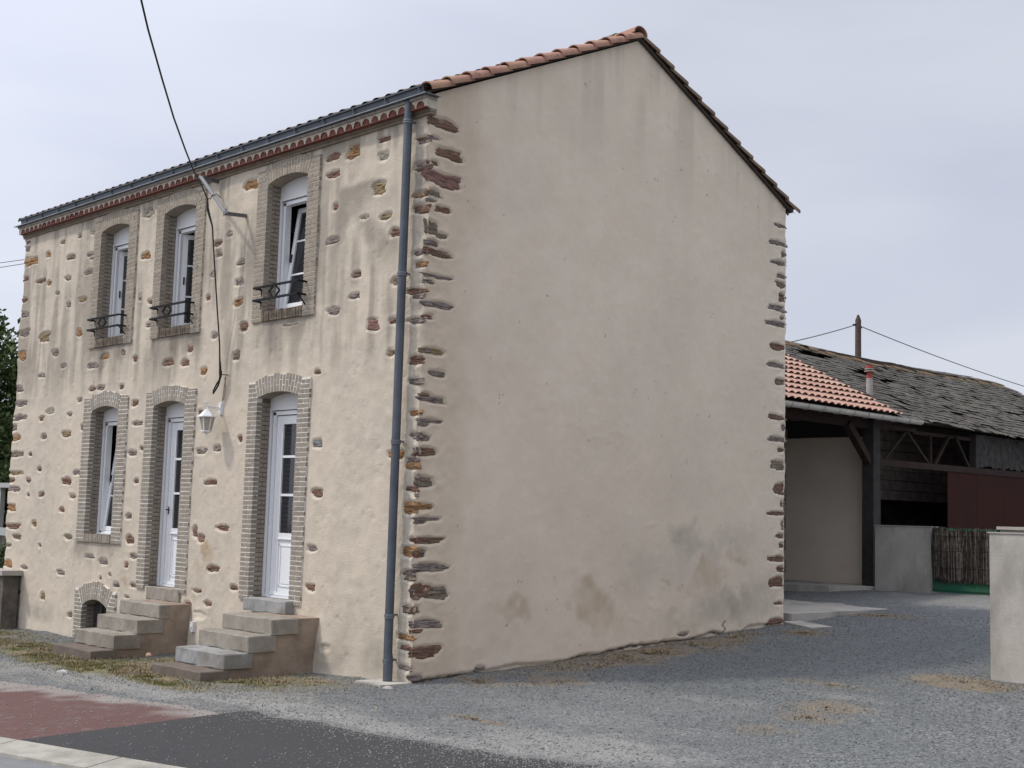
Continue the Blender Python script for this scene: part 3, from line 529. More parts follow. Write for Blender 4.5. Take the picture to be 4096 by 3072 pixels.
pale = .4 * lip + .35 * sst(.12, .0, V + .2 * fbm(U, V, 1.5, 3, 54)) + .4 * sst(.12, .0, -U) * 0
dark = np.zeros(U.shape)
# hairline crack that runs down below the bracket
cx = np.interp(V, [3.0, 3.53, 4.13, 4.6, 5.0, 5.25], [-3.74, -3.71, -3.57, -3.45, -3.43, -3.40])
dark = np.maximum(dark, .35 * sst(.022, .006, np.abs(U - cx)) * (V > 3.0) * (V < 5.25))
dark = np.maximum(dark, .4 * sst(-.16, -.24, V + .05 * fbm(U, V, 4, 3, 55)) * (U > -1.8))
hole = surround_mask(U, V, .035)
nx_ = len(ux)
i = (np.arange(len(vz) - 1)[:, None] * nx_ + np.arange(nx_ - 1)[None])
hc = (hole[:-1, :-1] & hole[1:, 1:] & hole[:-1, 1:] & hole[1:, :-1])
i = i[~hc].ravel()
F = np.stack([i, i + 1, i + nx_ + 1, i + nx_], 1)
att = dict(grey=np.clip(grey, 0, 1), ochre=np.clip(ochre, 0, 1), pale=np.clip(pale, 0, 1), dark=np.clip(dark, 0, 1), green=U * 0)
o = link('facade_wall', npmesh('facade_wall', np.stack([PX, PY, V], -1).reshape(-1, 3), F, att), M_['facade'], house)

# gable wall
uy = np.linspace(0, YR, 360); vz = np.linspace(-.1, 7.66, 420)
U, V = np.meshgrid(uy, vz)
base = .005 * fbm(U, V, .6, 2, 61) + .0025 * fbm(U, V, 3, 3, 62) + .0012 * fbm(U, V, 14, 2, 63)
edge_near = sst(.8, .1, U) + sst(.5, .1, YR - U)
base += edge_near * (.005 * fbm(U, V, 3.5, 3, 64) + .005 * fbm(U, V, 10, 3, 66))
base += .002 * sst(.55, .95, fbm(U * .6, V * 1.3, 7, 3, 67)) * sst(-.2, .5, fbm(U, V, .8, 2, 68))
D, lip = relief(U, V, GS, base, 700, .016)
foot = gh(np.zeros_like(U), U) + .018 + .03 * fbm(U, V * 0, 2.2, 4, 65)
under = sst(.02, -.005, V - foot)
D -= .03 * under
fade = sst(0, .035, U) * sst(0, .035, YR - U) ; D *= fade
wx, wy = corner_wob(V); nearc = np.exp(-U / .05)
rw = .020 * vnoise(V * 5, V * 0, 71) + .014 * vnoise(V * 14, V * 0, 72)
rc_ = .016 * np.exp(-U / .03); PX = D + wx * nearc - rc_; PY = U + wy * nearc + rc_ + rw * np.exp(-(YR - U) / .08)
top = np.where(U < YM, 6.08 + (ZRI - 6.10) * U / YM, 6.10 + (ZRI - 6.10) * (YR - U) / (YR - YM))
PZ = np.minimum(V, top)
WU = .16 * fbm(U, V, 2.2, 3, 401) + .07 * fbm(U, V, 7, 2, 403); WV = .12 * fbm(U, V, 2.5, 3, 402) + .07 * fbm(U, V, 8, 2, 404)
def gb(cu, cv, ru, rv, s=1, sd=0, sh=0): return .95 * s * sst(1.4, .35 - sh, np.sqrt(((U + WU - cu) / ru) ** 2 + ((V + WV - cv) / rv) ** 2) + .30 * fbm(U, V, 2.6, 5, 80 + sd)) * (.75 + .25 * fbm(U, V, 5, 3, 300 + sd))
ochre = np.zeros(U.shape)
for q in [(1.58, .60, .26, .22, .7, 1), (1.35, .60, .3, .14, .5, 2), (2.75, .78, .42, .25, .65, 3), (2.95, .62, .22, .2, .5, 4), (3.3, .85, .2, .14, .3, 5), (5.0, 1.0, .3, .22, .65, 6), (4.75, .82, .25, .12, .4, 7), (5.45, 1.27, .3, .06, .55, 8),
          (4.05, .96, .08, .05, .6, 9), (4.3, .82, .1, .08, .5, 10), (3.0, .38, 1.3, .12, .3, 11), (1.2, .3, .9, .14, .25, 12), (2.2, 1.0, .5, .15, .2, 13), (2.6, 2.6, .9, .35, .15, 14), (1.0, 3.2, .7, .5, .12, 15)]:
    ochre = np.maximum(ochre, gb(*q))
ochre = np.maximum(ochre, .35 * sst(.95, .35, U + .15 * fbm(U, V, 2.5, 3, 95)))
ochre = np.maximum(ochre, .12 * sst(4.5, 1.5, V))
green = np.zeros(U.shape)
for q in [(4.6, 1.42, .55, .28, .55, 21, .3), (5.3, 1.5, .6, .2, .35, 22, .3), (5.5, .62, .5, .22, .75, 23, .2), (5.0, .58, .35, .2, .5, 24, .2), (6.1, .75, .4, .3, .45, 25, .2), (4.3, .45, .6, .12, .3, 26, .2), (4.2, 1.1, 1.2, .3, .2, 27, .4)]:
    green = np.maximum(green, gb(*q))
st = fbm(U, V * .10, 5, 3, 97)
grey = np.zeros(U.shape)
grey = np.maximum(grey, .22 * sst(.35, .9, .5 + .5 * st) * sst(2.0, .1, top - V) * sst(1.2, 2.6, U) * sst(5.5, 4.0, U))
grey = np.maximum(grey, .15 * sst(.35, .9, .5 + .5 * st) * sst(1.6, .2, top - V))
grey = np.maximum(grey, .08 * sst(.2, 1.1, .5 + .5 * fbm(U, V, .9, 4, 98)))
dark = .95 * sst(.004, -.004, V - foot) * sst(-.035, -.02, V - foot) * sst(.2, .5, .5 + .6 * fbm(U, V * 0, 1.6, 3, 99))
dark = np.maximum(dark, .8 * sst(.03, .01, np.abs(U - 5.23 - .03 * np.sin(V * 60))) * (V < .45) * (V > .30))
dark = np.maximum(dark, .5 * sst(1.27, 1.36, fbm(U * 1.3, V, 15, 3, 120)) * (D < .1))
pale = .35 * lip * (U > 5) + .25 * lip + .12 * sst(.2, .9, fbm(U, V, 1.3, 4, 121))
i = (np.arange(len(vz) - 1)[:, None] * len(uy) + np.arange(len(uy) - 1)[None])
keep = V[:-1, :-1] < top[:-1, :-1] + .001
keep |= V[:-1, 1:] < top[:-1, 1:] + .001
i = i[keep].ravel()
F = np.stack([i, i + 1, i + len(uy) + 1, i + len(uy)], 1)
att = dict(grey=np.clip(grey, 0, 1), ochre=np.clip(ochre, 0, 1), pale=np.clip(pale, 0, 1), dark=np.clip(dark, 0, 1), green=np.clip(green, 0, 1))
link('gable_wall', npmesh('gable_wall', np.stack([PX, PY, PZ], -1).reshape(-1, 3), F, att), M_['gable'], house)
# rear and far gable walls, inner floor
mb = MB(); mb.box((XL, YR - .25, -.4), (-.02, YR - .01, 6.05)); mb.build('rear_wall', M_['render'], house)
mb = MB(); mb.prism([(.02, -.4), (YR - .26, -.4), (YR - .26, 6.1), (YM, 7.55), (.02, 6.05)], 0, XL + .02, XL + .25); mb.build('far_gable_wall', M_['render'], house)
mb = MB(); mb.box((XL + .26, .32, 3.35), (-.1, YR - .26, 3.55)); mb.build('upper_floor', M_['dark'], house)
mb = MB(); mb.box((XL + .26, 3.0, -.4), (-.1, 3.15, 6.0)); mb.build('inner_wall', M_['dark'], house)

# exposed stones
def stone_mesh(i, s, seed, ax, off):
    cu, cv, w, h, k = s
    nr, na = 6, 40
    th = np.linspace(0, 2 * np.pi, na, endpoint=False); ro = outline(seed + i, th)
    vs = []; 
    for r_ in range(1, nr + 1):
        q = r_ / nr; e = q * 1.08
        u = np.cos(th) * ro * e * w / 2; v = np.sin(th) * ro * e * h / 2
        d = off * (1 - .0 * q) - .013 * q ** 8 + .006 * fbm(cu + u, cv + v * 3, 9, 3, 5 + i) + .007 * fbm((cu + u) * .5, cv + v * 3, 22, 3, 6 + i)
        vs.append(np.stack([cu + u, cv + v, d], -1))
    c = np.array([[cu, cv, off + .004]])
    P = np.concatenate([c] + vs)
    if ax == 0: Q = np.stack([P[:, 0], -P[:, 2], P[:, 1]], -1)
    else: Q = np.stack([P[:, 2], P[:, 0], P[:, 1]], -1)
    fs = [(0, 1 + j, 1 + (j + 1) % na) for j in range(na)]
    for r_ in range(nr - 1):
        for j in range(na):
            a = 1 + r_ * na + j; b = 1 + r_ * na + (j + 1) % na; fs.append((a, a + na, b + na, b))
    if ax == 1: fs = [f[::1] for f in fs]
    return Q, fs
allst = [(s, i, 100, 0, s[2] * s[3]) for i, s in enumerate(FS)] + [(s, i, 700, 1, s[2] * s[3] * 1.4) for i, s in enumerate(GS)]
allst.sort(key=lambda t: -t[4])
rest = {}
for n_, (s, i, seed, ax, _) in enumerate(allst):
    Q, fs = stone_mesh(i, s, seed, ax, -.005 if ax == 0 else -.003)
    if n_ < 100:
        mb = MB(); mb.add(Q, fs); mb.build('wall_stone', M_['s' + s[4]], house, smooth=True)
    else: rest.setdefault(s[4], []).append((Q, fs))
mb = MB(); keys = sorted(rest)
for mi, k in enumerate(keys):
    for Q, fs in rest[k]: mb.add(Q, fs, mi)
o = mb.build('small_wall_stones', [M_['s' + k] for k in keys], house, smooth=True); tag(o, kind='stuff')

# ---- brick surrounds, windows, doors
DP = .20
CO = .0555
def surround(op):
    k, oL, oR, iL, iR, zb, zo, zs, zc, t = op
    low = k in ('door', 'lowwin', 'vent')
    colTop = zs + .19 if k != 'vent' else .53
    w = iR - iL; s = zc - zs; Rr = (w * w / 4 + s * s) / (2 * s); cx = (iL + iR) / 2; cz = zc - Rr
    ang = math.asin(w / 2 / Rr); ring = .205 if k != 'vent' else .24
    if k == 'vent': ang = math.asin(min(.99, w / 2 / Rr))
    bri, mor = MB(), MB()
    tw = math.tan(ang)
    def inner(side, z):    # column width shrinks above the springing line because the arch leans out
        lim = max(0, z - zs) * (tw + .05)
        return (iL - lim) if side < 0 else (iR + lim)
    for side in (-1, 1):
        o_, i_ = (oL, iL) if side < 0 else (oR, iR)
        # mortar backing
        mor.prism([(o_, zb), (i_, zb), (i_, zs), (inner(side, colTop), colTop), (o_, colTop)], 1, -.0175, .055, 0)
        mor.box((o_, .055, zb), (i_ - side * .0 , DP + .12, zs), 1)
        z = zb + .004; c = 0
        while z < colTop - .02:
            z1 = min(z + CO - .0135, colTop - .002); ii = inner(side, z1); W_ = abs(ii - o_)
            jit = lambda: rnd.uniform(-.003, .003)
            gp = .014
            fy = -.0222 + rnd.uniform(-.0012, .0012)
            rev = z1 < zs
            ri = ii - side * .004 * (1 if rev else 0)
            if c % 2 == 0 or W_ < .13:
                bri.box((o_ + jit(), fy, z + jit() * .4), (ri, .10, z1 + jit() * .4), 0, .0011)
                if rev: bri.box((i_ + side * .03, .111, z), (ri, DP, z1), 0, .0015)
            else:
                m_ = o_ + (ii - o_) * (.5 + rnd.uniform(-.04, .04))
                bri.box((o_ + jit(), fy, z), (m_ + side * gp / 2, .10, z1), 0, .0011)
                bri.box((m_ - side * gp / 2, fy + jit() * .3, z), (ri, .15 if not rev else DP, z1), 0, .0011)
            z += CO; c += 1
    # arch ring
    n = max(10, int(round(2 * ang * (Rr + .05) / .0565)))
    def P(a, r_): return (cx + r_ * math.sin(a), cz + r_ * math.cos(a))
    for j in range(n):
        a0 = -ang + 2 * ang * j / n; a1 = -ang + 2 * ang * (j + 1) / n
        mor.add([(P(a, r_)[0], y, P(a, r_)[1]) for y in (-.0175, DP + .1) for a, r_ in ((a0, Rr), (a1, Rr), (a1, Rr + ring), (a0, Rr + ring))],
                [(0, 1, 2, 3), (7, 6, 5, 4), (0, 4, 5, 1), (2, 6, 7, 3), (1, 5, 6, 2), (0, 3, 7, 4)], 0)
        g = .0068 / Rr
        sp_ = Rr + ring * (.36 if j % 2 else .66)
        fy = -.021 + rnd.uniform(-.002, .002)
        for r0, r1 in ((Rr - .003, sp_ - .005), (sp_ + .005, Rr + ring + rnd.uniform(-.012, .008))):
            q = [P(a0 + g, r0), P(a1 - g, r0), P(a1 - g, r1), P(a0 + g, r1)]
            bri.prism(q, 1, fy, DP if r0 < Rr else .1)
    # mortar filling between arch back and rectangle
    # sill
    if k in ('win', 'lowwin'):
        x = iL + .003; sm = 1
        mor.box((iL, .0, zb), (iR, DP + .12, zo - .012), 1)
        while x < iR - .01:
            x1 = min(x + .055, iR - .002)
            bri.box((x, -.028 + rnd.uniform(-.003, .003), zb + .004), (x1 - .008, DP, zo + rnd.uniform(-.003, .003)), 1, .0015); x = x1
    if k == 'vent': pass
    s_ = bri.build('brick_surround', [M_['brick'] if low else M_['brick_up'], M_['sill'] if k == 'win' else M_['brick']], house)
    mor.build('mortar', [M_['mortar_w'] if low else M_['mortar_b'], M_['mortar_d']], s_)
for op in OPEN: surround(op)

def rbox(mb, a, b, xf): # transformed box
    c = MB(); c.box(a, b); mb.add([xf(Vector(v)) for v in c.v], c.f)
def window(op):
    k, oL, oR, iL, iR, zb, zo, zs, zc, t = op
    y0 = DP; bt = zc - .20 if k != 'win' else zc - .245      # underside of the shutter box
    fr = MB()
    # guide rails, main frame
    for sgn, xe in ((1, iL), (-1, iR)):
        fr.box((xe, y0 - .03, zo + .0), (xe + sgn * .038, y0 + .06, bt)); fr.box((xe + sgn * .052, y0 - .01, zo), (xe + sgn * .10, y0 + .07, bt - .02))
    fr.box((iL + .052, y0 - .01, bt - .055), (iR - .052, y0 + .07, bt - .008))
    if k != 'door': fr.box((iL + .052, y0 - .01, zo), (iR - .052, y0 + .07, zo + .045)); fr.box((iL + .03, y0 - .05, zo + .0), (iR - .03, y0 - .01, zo + .02))
    else: fr.box((iL + .038, y0 - .02, zo), (iR - .038, y0 + .07, zo + .025))
    name = 'door' if k == 'door' else 'window'
    root = fr.build(name, M_['pvc'], house)
    g = MB()  # black strips: shade in the slots around the frame, put in as colour
    for sgn, xe in ((1, iL), (-1, iR)): g.box((xe + sgn * .038, y0 + .0, zo), (xe + sgn * .052, y0 + .05, bt))
    g.box((iL + .05, y0 + .01, bt - .008), (iR - .05, y0 + .05, bt + .006)); g.build('gap_shade', M_['slot'], root)
    # shutter box with arched top
    xs = np.linspace(iL, iR, 15); mb = MB()
    poly = [(iL, bt + .004), (iR, bt + .004)] + [(x, float(arc_z(x, iL, iR, zs, zc)) + .004) for x in xs[::-1]]
    mb.prism(poly, 1, y0 - .028, y0 + .10); mb.box((iL + .0, y0 - .036, bt - .0), (iR, y0 - .028, bt + .03)); mb.build('shutter_box', M_['pvc_dim'], root)
    a, b_ = iL + .105, iR - .105; zt = bt - .065
    if k == 'door':
        z0, z1 = zo + .03, zt; mb = MB()
        st = .125
        ya, yb = y0 + .015, y0 + .065
        mb.box((a - .0, ya, z0), (a + st, yb, z1)); mb.box((b_ - st, ya, z0), (b_, yb, z1)); mb.box((a + st, ya, z1 - .10), (b_ - st, yb, z1))
        zm = 1.42 if zo < .67 else 1.43
        mb.box((a + st, ya, zm - .06), (b_ - st, yb, zm))
        mb.box((a + st, ya + .014, z0), (b_ - st, yb - .01, zm - .06))
        for zz in (1.875, 2.325): mb.box((a + st, ya + .004, zz - .014), (b_ - st, yb, zz + .014))
        # raised mouldings of the lower panel
        q0, q1, r0, r1 = a + st + .03, b_ - st - .03, z0 + .10, zm - .14
        for (p, q) in (((q0, r0), (q1, r0 + .014)), ((q0, r1 - .014), (q1, r1)), ((q0, r0), (q0 + .014, r1)), ((q1 - .014, r0), (q1, r1))): mb.box((p[0], ya + .004, p[1]), (q[0], ya + .016, q[1]))
        mb.box((q0 + .035, ya + .006, r0 + .035), (q1 - .035, ya + .016, r1 - .035))
        mb.box((a + .0, ya - .012, z0), (b_, ya, z0 + .035)); mb.box((a + st * .6, ya - .008, zm - .075), (b_ - st * .6, ya, zm - .06))
        lf = mb.build('door_leaf', M_['pvc'], root)
        z_ = [zm, 1.861, 1.889, 2.311, 2.339, z1 - .10]
        for q in range(3):
            g = MB(); g.box((a + st, ya + .02, z_[2 * q]), (b_ - st, ya + .03, z_[2 * q + 1])); g.build('pane', M_['glass'], root)
        if oL < -5:
            g = MB(); g.tube([(a + .03, ya - .002, 1.66), (a + .03, ya - .045, 1.66), (a + .11, ya - .035, 1.655)], .007, 6); g.box((a + .02, ya - .006, 1.60), (a + .04, ya + .001, 1.70)); g.build('door_handle', M_['iron'], root)
    else:
        z0, z1 = zo + .05, zt + .0
        if t == 'tilt':
            sh = .165 / (z1 - z0)
            xf = lambda v: Vector((v.x, v.y + (v.z - z0) * sh, v.z)); xw = b_ - a
        else:
            an = R(62); ca, sa = math.cos(an), math.sin(an)
            xf = lambda v: Vector((a + (v.x - a) * ca - (v.y - y0) * sa, y0 + .03 + (v.x - a) * sa + (v.y - y0) * ca, v.z))
        mb = MB(); st = .062
        ya, yb = y0 + .0, y0 + .055
        for A_, B_ in (((a, ya, z0), (a + st, yb, z1)), ((b_ - st, ya, z0), (b_, yb, z1)), ((a + st, ya, z0), (b_ - st, yb, z0 + st)), ((a + st, ya, z1 - st), (b_ - st, yb, z1))): rbox(mb, A_, B_, xf)
        for q in (1, 2):
            zz = z0 + (z1 - z0) * q / 3; rbox(mb, (a + st, ya + .008, zz - .011), (b_ - st, yb, zz + .011), xf)
        sash = mb.build('sash', M_['pvc'], root)
        for q in range(3):
            g = MB(); c0 = z0 + (st if q == 0 else (z1 - z0) * q / 3 + .011); c1 = z0 + ((z1 - z0) * (q + 1) / 3 - .011 if q < 2 else (z1 - z0) - st)
            rbox(g, (a + st, ya + .022, c0), (b_ - st, ya + .030, c1), xf); g.build('pane', M_['glass'], root)
        g = MB(); rbox(g, (a + .02, ya - .02, (z0 + z1) / 2 - .05), (a + .04, ya, (z0 + z1) / 2 + .05), xf); g.build('window_handle', M_['slot'], root)
        # curtain hanging well inside the room
        if op[1] == -3.175 or k == 'lowwin':
            c = MB(); xs = np.linspace(iL - .1, iR + .1, 40); v = []
            for x in xs: yy = y0 + .42 + .02 * math.sin(x * 60); v += [(x, yy, zo - .1), (x, yy, bt)]
            c.add(v, [(2 * j, 2 * j + 2, 2 * j + 3, 2 * j + 1) for j in range(len(xs) - 1)]); c.build('curtain', M_['curtain'], root)
for op in OPEN[:6]: window(op)
# cellar vent: plank shutter and bars
op = OPEN[6]; v = MB()
for q in range(7): v.box((-7.12, .17, -.14 + q * .075), (-6.80, .19, -.072 + q * .075))
v.box((-6.80, .10, -.15), (-6.765, .2, .40))
for q in range(4): v.box((-6.72 + q * .09, .12, -.15), (-6.70 + q * .09, .14, .36))
v.build('cellar_grille', M_['plank'], house)
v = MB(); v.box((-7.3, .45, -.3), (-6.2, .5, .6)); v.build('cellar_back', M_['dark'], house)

# iron window guards
for op in OPEN[:3]:
    iL, iR = op[3], op[4]
    mb = MB(); xa, xb = iL - .02, iR + .06; yf = -.135
    for z in (4.315, 4.165):
        mb.beam((xa, yf, z), (xb, yf, z), .024, .024); mb.beam((xa, yf, z), (xa, .02, z), .022, .022); mb.beam((xb, yf, z), (xb, .02, z), .022, .022)
        mb.beam((xa, -.03, z), (xa + .0, -.012, z - .12), .010, .010)
    cxm = (xa + xb) / 2 - .02; zc = 4.24; hw, hh = .11, .085
    P4 = [(cxm - hw, yf, zc), (cxm, yf, zc + hh), (cxm + hw, yf, zc), (cxm, yf, zc - hh)]
    for q in range(4): mb.beam(P4[q], P4[(q + 1) % 4], .018, .016)
    mb.beam((xa, -.0, 4.165), (xa, -.012, 4.05), .012, .012); mb.beam((xb, yf, 4.165), (xb, -.0, 4.03), .012, .012)
    mb.build('window_guard', M_['iron'], house)

# cornice
mb = MB()
mb.box((XL - .03, -.030, 5.862), (.035, .05, 5.888)); mb.box((XL - .035, -.040, 5.891), (.04, .05, 5.918)); mb.build('brick_band', M_['band'], house)
mb = MB(); mb.box((XL - .04, -.060, 5.918), (.045, .05, 6.008)); mb.build('cornice_bed', M_['mortar_c'], house)
ti, mo = MB(), MB(); x = XL + .04; p = .1535
while x < .0:
    # hollow half-round tile, mouth towards the street
    n = 8; r0, r1 = .056, .050; vs = []; jy = rnd.uniform(-.006, .006)
    for y in (-.112 + jy, -.055):
        for r_, dz in ((r0, 0), (r1, 0)):
            for q in range(n + 1):
                a = math.pi * q / n; vs.append((x + p / 2 + r_ * math.cos(a), y, 5.924 + r_ * 1.15 * math.sin(a)))
    m = n + 1; fs = []
    for q in range(n):
        fs += [(q, q + 1, m + q + 1, m + q), (2 * m + q, 2 * m + q + 1, q + 1, q), (3 * m + q, m + q, m + q + 1, 3 * m + q + 1)]
    ti.add(vs, fs)
    # floor tile and red clay filling inside the mouth
    ti.prism([(x + p / 2 + r1 * math.cos(math.pi * q / 8), 5.924 + r1 * 1.15 * math.sin(math.pi * q / 8)) for q in range(9)], 1, -.107, -.062)
    ti.box((x + p / 2 - .075, -.109, 5.915), (x + p / 2 + .075, -.05, 5.923))
    x += p
mo.box((XL - .045, -.100, 5.924), (.05, -.06, 6.011))
ti.build('cornice_tiles', M_['terra'], house); mo.build('cornice_mortar', M_['mortar_c'], house)
mb = MB(); x = XL - .05
while x < .05:
    x1 = min(x + .26 + rnd.uniform(-.01, .01), .055); mb.box((x, -.122, 6.012), (x1 - .006, .05, 6.04), 0, .0015); x = x1
mb.build('cornice_ledge', M_['cap'], house)
# zinc ledge flashing and gutter
mb = MB(); mb.box((XL - .09, -.165, 6.044), (.10, .05, 6.050)); mb.box((XL - .09, -.170, 6.036), (.10, -.163, 6.050)); mb.build('zinc_flashing', M_['zinc_l'], house)
prof = [(-.125, 6.056), (-.135, 6.066), (-.142, 6.10), (-.146, 6.120), (-.160, 6.122), (-.162, 6.130), (-.150, 6.134), (-.138, 6.130), (-.132, 6.11), (-.118, 6.066), (.0, 6.062), (.0, 6.056)]
mb = MB(); mb.prism(prof, 0, XL + .10, .03); gut = mb.build('gutter', M_['zinc'], house)
mb = MB(); mb.box((XL + .09, -.168, 6.120), (.035, -.148, 6.138)); mb.build('gutter_rim', M_['zinc_d'], gut)
x = XL + .3
while x < .0:
    mb = MB(); mb.beam((x, -.150, 6.06), (x, -.166, 6.136), .016, .010); mb.beam((x, -.166, 6.136), (x, -.06, 6.15), .018, .006); mb.box((x - .03, -.154, 6.068), (x + .03, -.14, 6.084))
    mb.build('gutter_bracket', M_['zinc'], gut); x += .56
# downpipe
mb = MB(); mb.tube([(-.235, -.09, 6.05), (-.24, -.10, 5.95), (-.245, -.10, 4.0), (-.245, -.10, .30), (-.235, -.10, .24), (-.235, -.10, .015)], [.046, .046, .046, .046, .05, .05], 14)
pipe = mb.build('downpipe', M_['zinc'], house, smooth=True)
for z in (5.82, 4.19, 2.436, .67, .22):
    mb = MB(); mb.tube([(-.243, -.10, z - .030), (-.243, -.10, z - .012)], .053, 14); mb.tube([(-.243, -.10, z - .008), (-.243, -.10, z + .012)], .056, 14); mb.beam((-.243, -.07, z), (-.243, .02, z), .015, .02)
    mb.build('pipe_collar', M_['zinc_l'], pipe, smooth=True)

# roof
def tile_sheet(P0, ex, es, en, W_, Ls, per, amp, course, step, name, mt, parent=None, jag=.006):
    # ex along eave, es up-slope, en normal
    nx = int(W_ / per * 8) + 1; nc = int(round(Ls / course)); vs = []; t = np.linspace(0, W_, nx)
    prof = amp * (np.abs(np.sin(np.pi * t / per)) * 1.0)
    rows = []
    for c in range(nc):
        j = NR.uniform(-jag, jag, int(W_ / per) + 2)[(t / per).astype(int)]
        for s_, h in ((c * course, step), ((c + 1) * course + .03, -.004)):
            rows.append((s_ + (j if s_ == c * course else 0) - (.02 if s_ == c * course else 0), prof + h))
    V_ = []
    for s_, h in rows: V_.append(np.array(P0)[None] + t[:, None] * np.array(ex)[None] + (s_ + 0 * t)[:, None] * np.array(es)[None] + h[:, None] * np.array(en)[None])
    V_ = np.concatenate(V_); m = len(rows)
    i = (np.arange(0, m - 1, 2)[:, None] * nx + np.arange(nx - 1)[None]).ravel()
    return link(name, npmesh(name, V_, np.stack([i, i + 1, i + nx + 1, i + nx], 1), smooth=False), mt, parent)
sl = math.atan2(ZRI - ZE, YM); cs, sn = math.cos(sl), math.sin(sl)
Ls = (YM + .02) / cs
mb = MB()   # boarding under the tiles
mb.prism([(-.06, 6.075), (-.06, 6.10), (YM, ZRI + .03), (YR + .08, 6.09), (YR + .08, 6.065), (YM, ZRI - .005)], 0, XL - .03, .045)
roof = mb.build('roof', M_['wood'], house)
tile_sheet((XL - .05, -.10, 6.12), (1, 0, 0), (0, cs, sn), (0, -sn, cs), -XL + .05, (YM + .1) / cs, .205, .045, .335, .022, 'tile_field', M_['tile_d'], roof)
tile_sheet((.0, YR + .20, 6.06), (-1, 0, 0), (0, -cs, sn), (0, sn, cs), -XL + .05, (YR + .2 - YM) / cs, .205, .045, .335, .022, 'tile_field', M_['tile_d'], roof)
def barrel(L_, r0, r1, th=.016, n=12, a0=-12, a1=190, sq=.8):
    vs = []; 
    for y, rr in ((0, r0), (L_, r1)):
        for r_ in (rr, rr - th):
            for q in range(n + 1):
                a = R(a0 + (a1 - a0) * q / n); vs.append((r_ * math.cos(a), y, r_ * sq * math.sin(a)))
    m = n + 1; fs = []
    for q in range(n):
        fs += [(q, q + 1, 2 * m + q + 1, 2 * m + q), (m + q + 1, m + q, 3 * m + q, 3 * m + q + 1), (q + 1, q, m + q, m + q + 1), (2 * m + q, 2 * m + q + 1, 3 * m + q + 1, 3 * m + q)]
    fs += [(0, 2 * m, 3 * m, m), (n, m + n, 3 * m + n, 2 * m + n)]
    return vs, fs
def place_tile(frame, name, mt, parent, L_=.36, r0=.106, r1=.084):
    vs, fs = barrel(L_, r0, r1)
    mb = MB(); mb.add([frame @ Vector(v) for v in vs], fs); return mb.build(name, mt, parent, smooth=True)
NT = 12; cst = (YM + .04) / cs / NT
for k in range(NT):
    s_ = k * cst - .03
    o = Vector((-.015, -.03 + s_ * cs, 6.135 + s_ * sn)); j = rnd.uniform(-.02, .02)
    ex = Vector((1, j, 0)).normalized(); es = Vector((-j, cs, sn - .075)).normalized(); en = ex.cross(es)
    Fm = Matrix(((ex.x, es.x, en.x, o.x), (ex.y, es.y, en.y, o.y), (ex.z, es.z, en.z, o.z), (0, 0, 0, 1)))
    place_tile(Fm, 'verge_tile', M_['tile'], roof, L_=cst + .05)
for k in range(NT):
    s_ = k * cst * 1.03
    o = Vector((-.015, YR + .22 - s_ * cs, 6.08 + s_ * sn))
    ex = Vector((-1, 0, 0)); es = Vector((0, -cs, sn - .075)).normalized(); en = ex.cross(es)
    Fm = Matrix(((ex.x, es.x, en.x, o.x), (ex.y, es.y, en.y, o.y), (ex.z, es.z, en.z, o.z), (0, 0, 0, 1)))
    place_tile(Fm, 'verge_tile', M_['tile_d'], roof, L_=cst + .05)
x = .06; k = 0
while x > XL:
    mb = MB(); vs, fs = barrel(.42, .13, .11, n=8, a0=0, a1=180); mb.add([(x - v[1], YM + v[0], ZRI + .055 + v[2]) for v in vs], fs); mb.build('ridge_tile', M_['tile_d'] if k else M_['tile'], roof, smooth=True); x -= .37; k += 1
# rear gutter
mb = MB(); c = (YR + .13, 6.155); pr = [(c[0] + .075 * math.cos(R(180 + q * 18)), c[1] + .085 * math.sin(R(180 + q * 18))) for q in range(11)]
mb.prism(pr, 0, XL, -.01); mb.build('rear_gutter', M_['galv'], house)
mb = MB(); mb.box((XL, YR, 6.04), (-.02, YR + .04, 6.20)); mb.build('rear_fascia', M_['wood'], house)
# white socket box low on the facade
mb = MB(); mb.box((-4.11, -.085, .185), (-4.045, .0, .305)); mb.box((-4.095, -.092, .23), (-4.06, -.085, .26)); mb.build('junction_box', M_['pvc_dim'], house)

# ------------------------------------------------------------------ wall lantern
lx, ly = -3.77, -.20
lamp = empty('wall_lantern', (lx, 0, 2.92), 'white metal lantern hanging from a short arm on the facade', 'lantern')
mb = MB(); mb.box((lx - .028, -.022, 2.845), (lx + .028, .012, 2.995)); mb.box((lx - .02, -.034, 2.86), (lx + .02, -.022, 2.98)); mb.build('wall_plate', M_['lamp'], lamp)
mb = MB(); mb.tube([(lx, -.02, 2.925), (lx, -.10, 2.93), (lx, -.20, 2.935), (lx, -.225, 2.95), (lx, -.235, 2.975), (lx, -.215, 2.985), (lx, -.205, 2.965)], .009, 8); mb.tube([(lx, -.02, 2.90), (lx, -.20, 2.918)], .006, 6)
mb.tube([(lx, ly, 2.93), (lx, ly, 2.885)], .012, 8); mb.build('arm', M_['lamp'], lamp, smooth=True)
def frus(mb, z0, r0, z1, r1, n=6, ph=0):
    vs = [(lx + r_ * math.cos(R(360 / n * q + ph)), ly + r_ * math.sin(R(360 / n * q + ph)), z) for z, r_ in ((z0, r0), (z1, r1)) for q in range(n)]
    mb.add(vs, [tuple(range(n))[::-1], tuple(range(n, 2 * n))] + [(q, (q + 1) % n, n + (q + 1) % n, n + q) for q in range(n)])
mb = MB(); frus(mb, 2.800, .118, 2.812, .115); frus(mb, 2.812, .105, 2.872, .05); frus(mb, 2.872, .04, 2.892, .03); mb.build('lamp_roof', M_['lamp'], lamp)
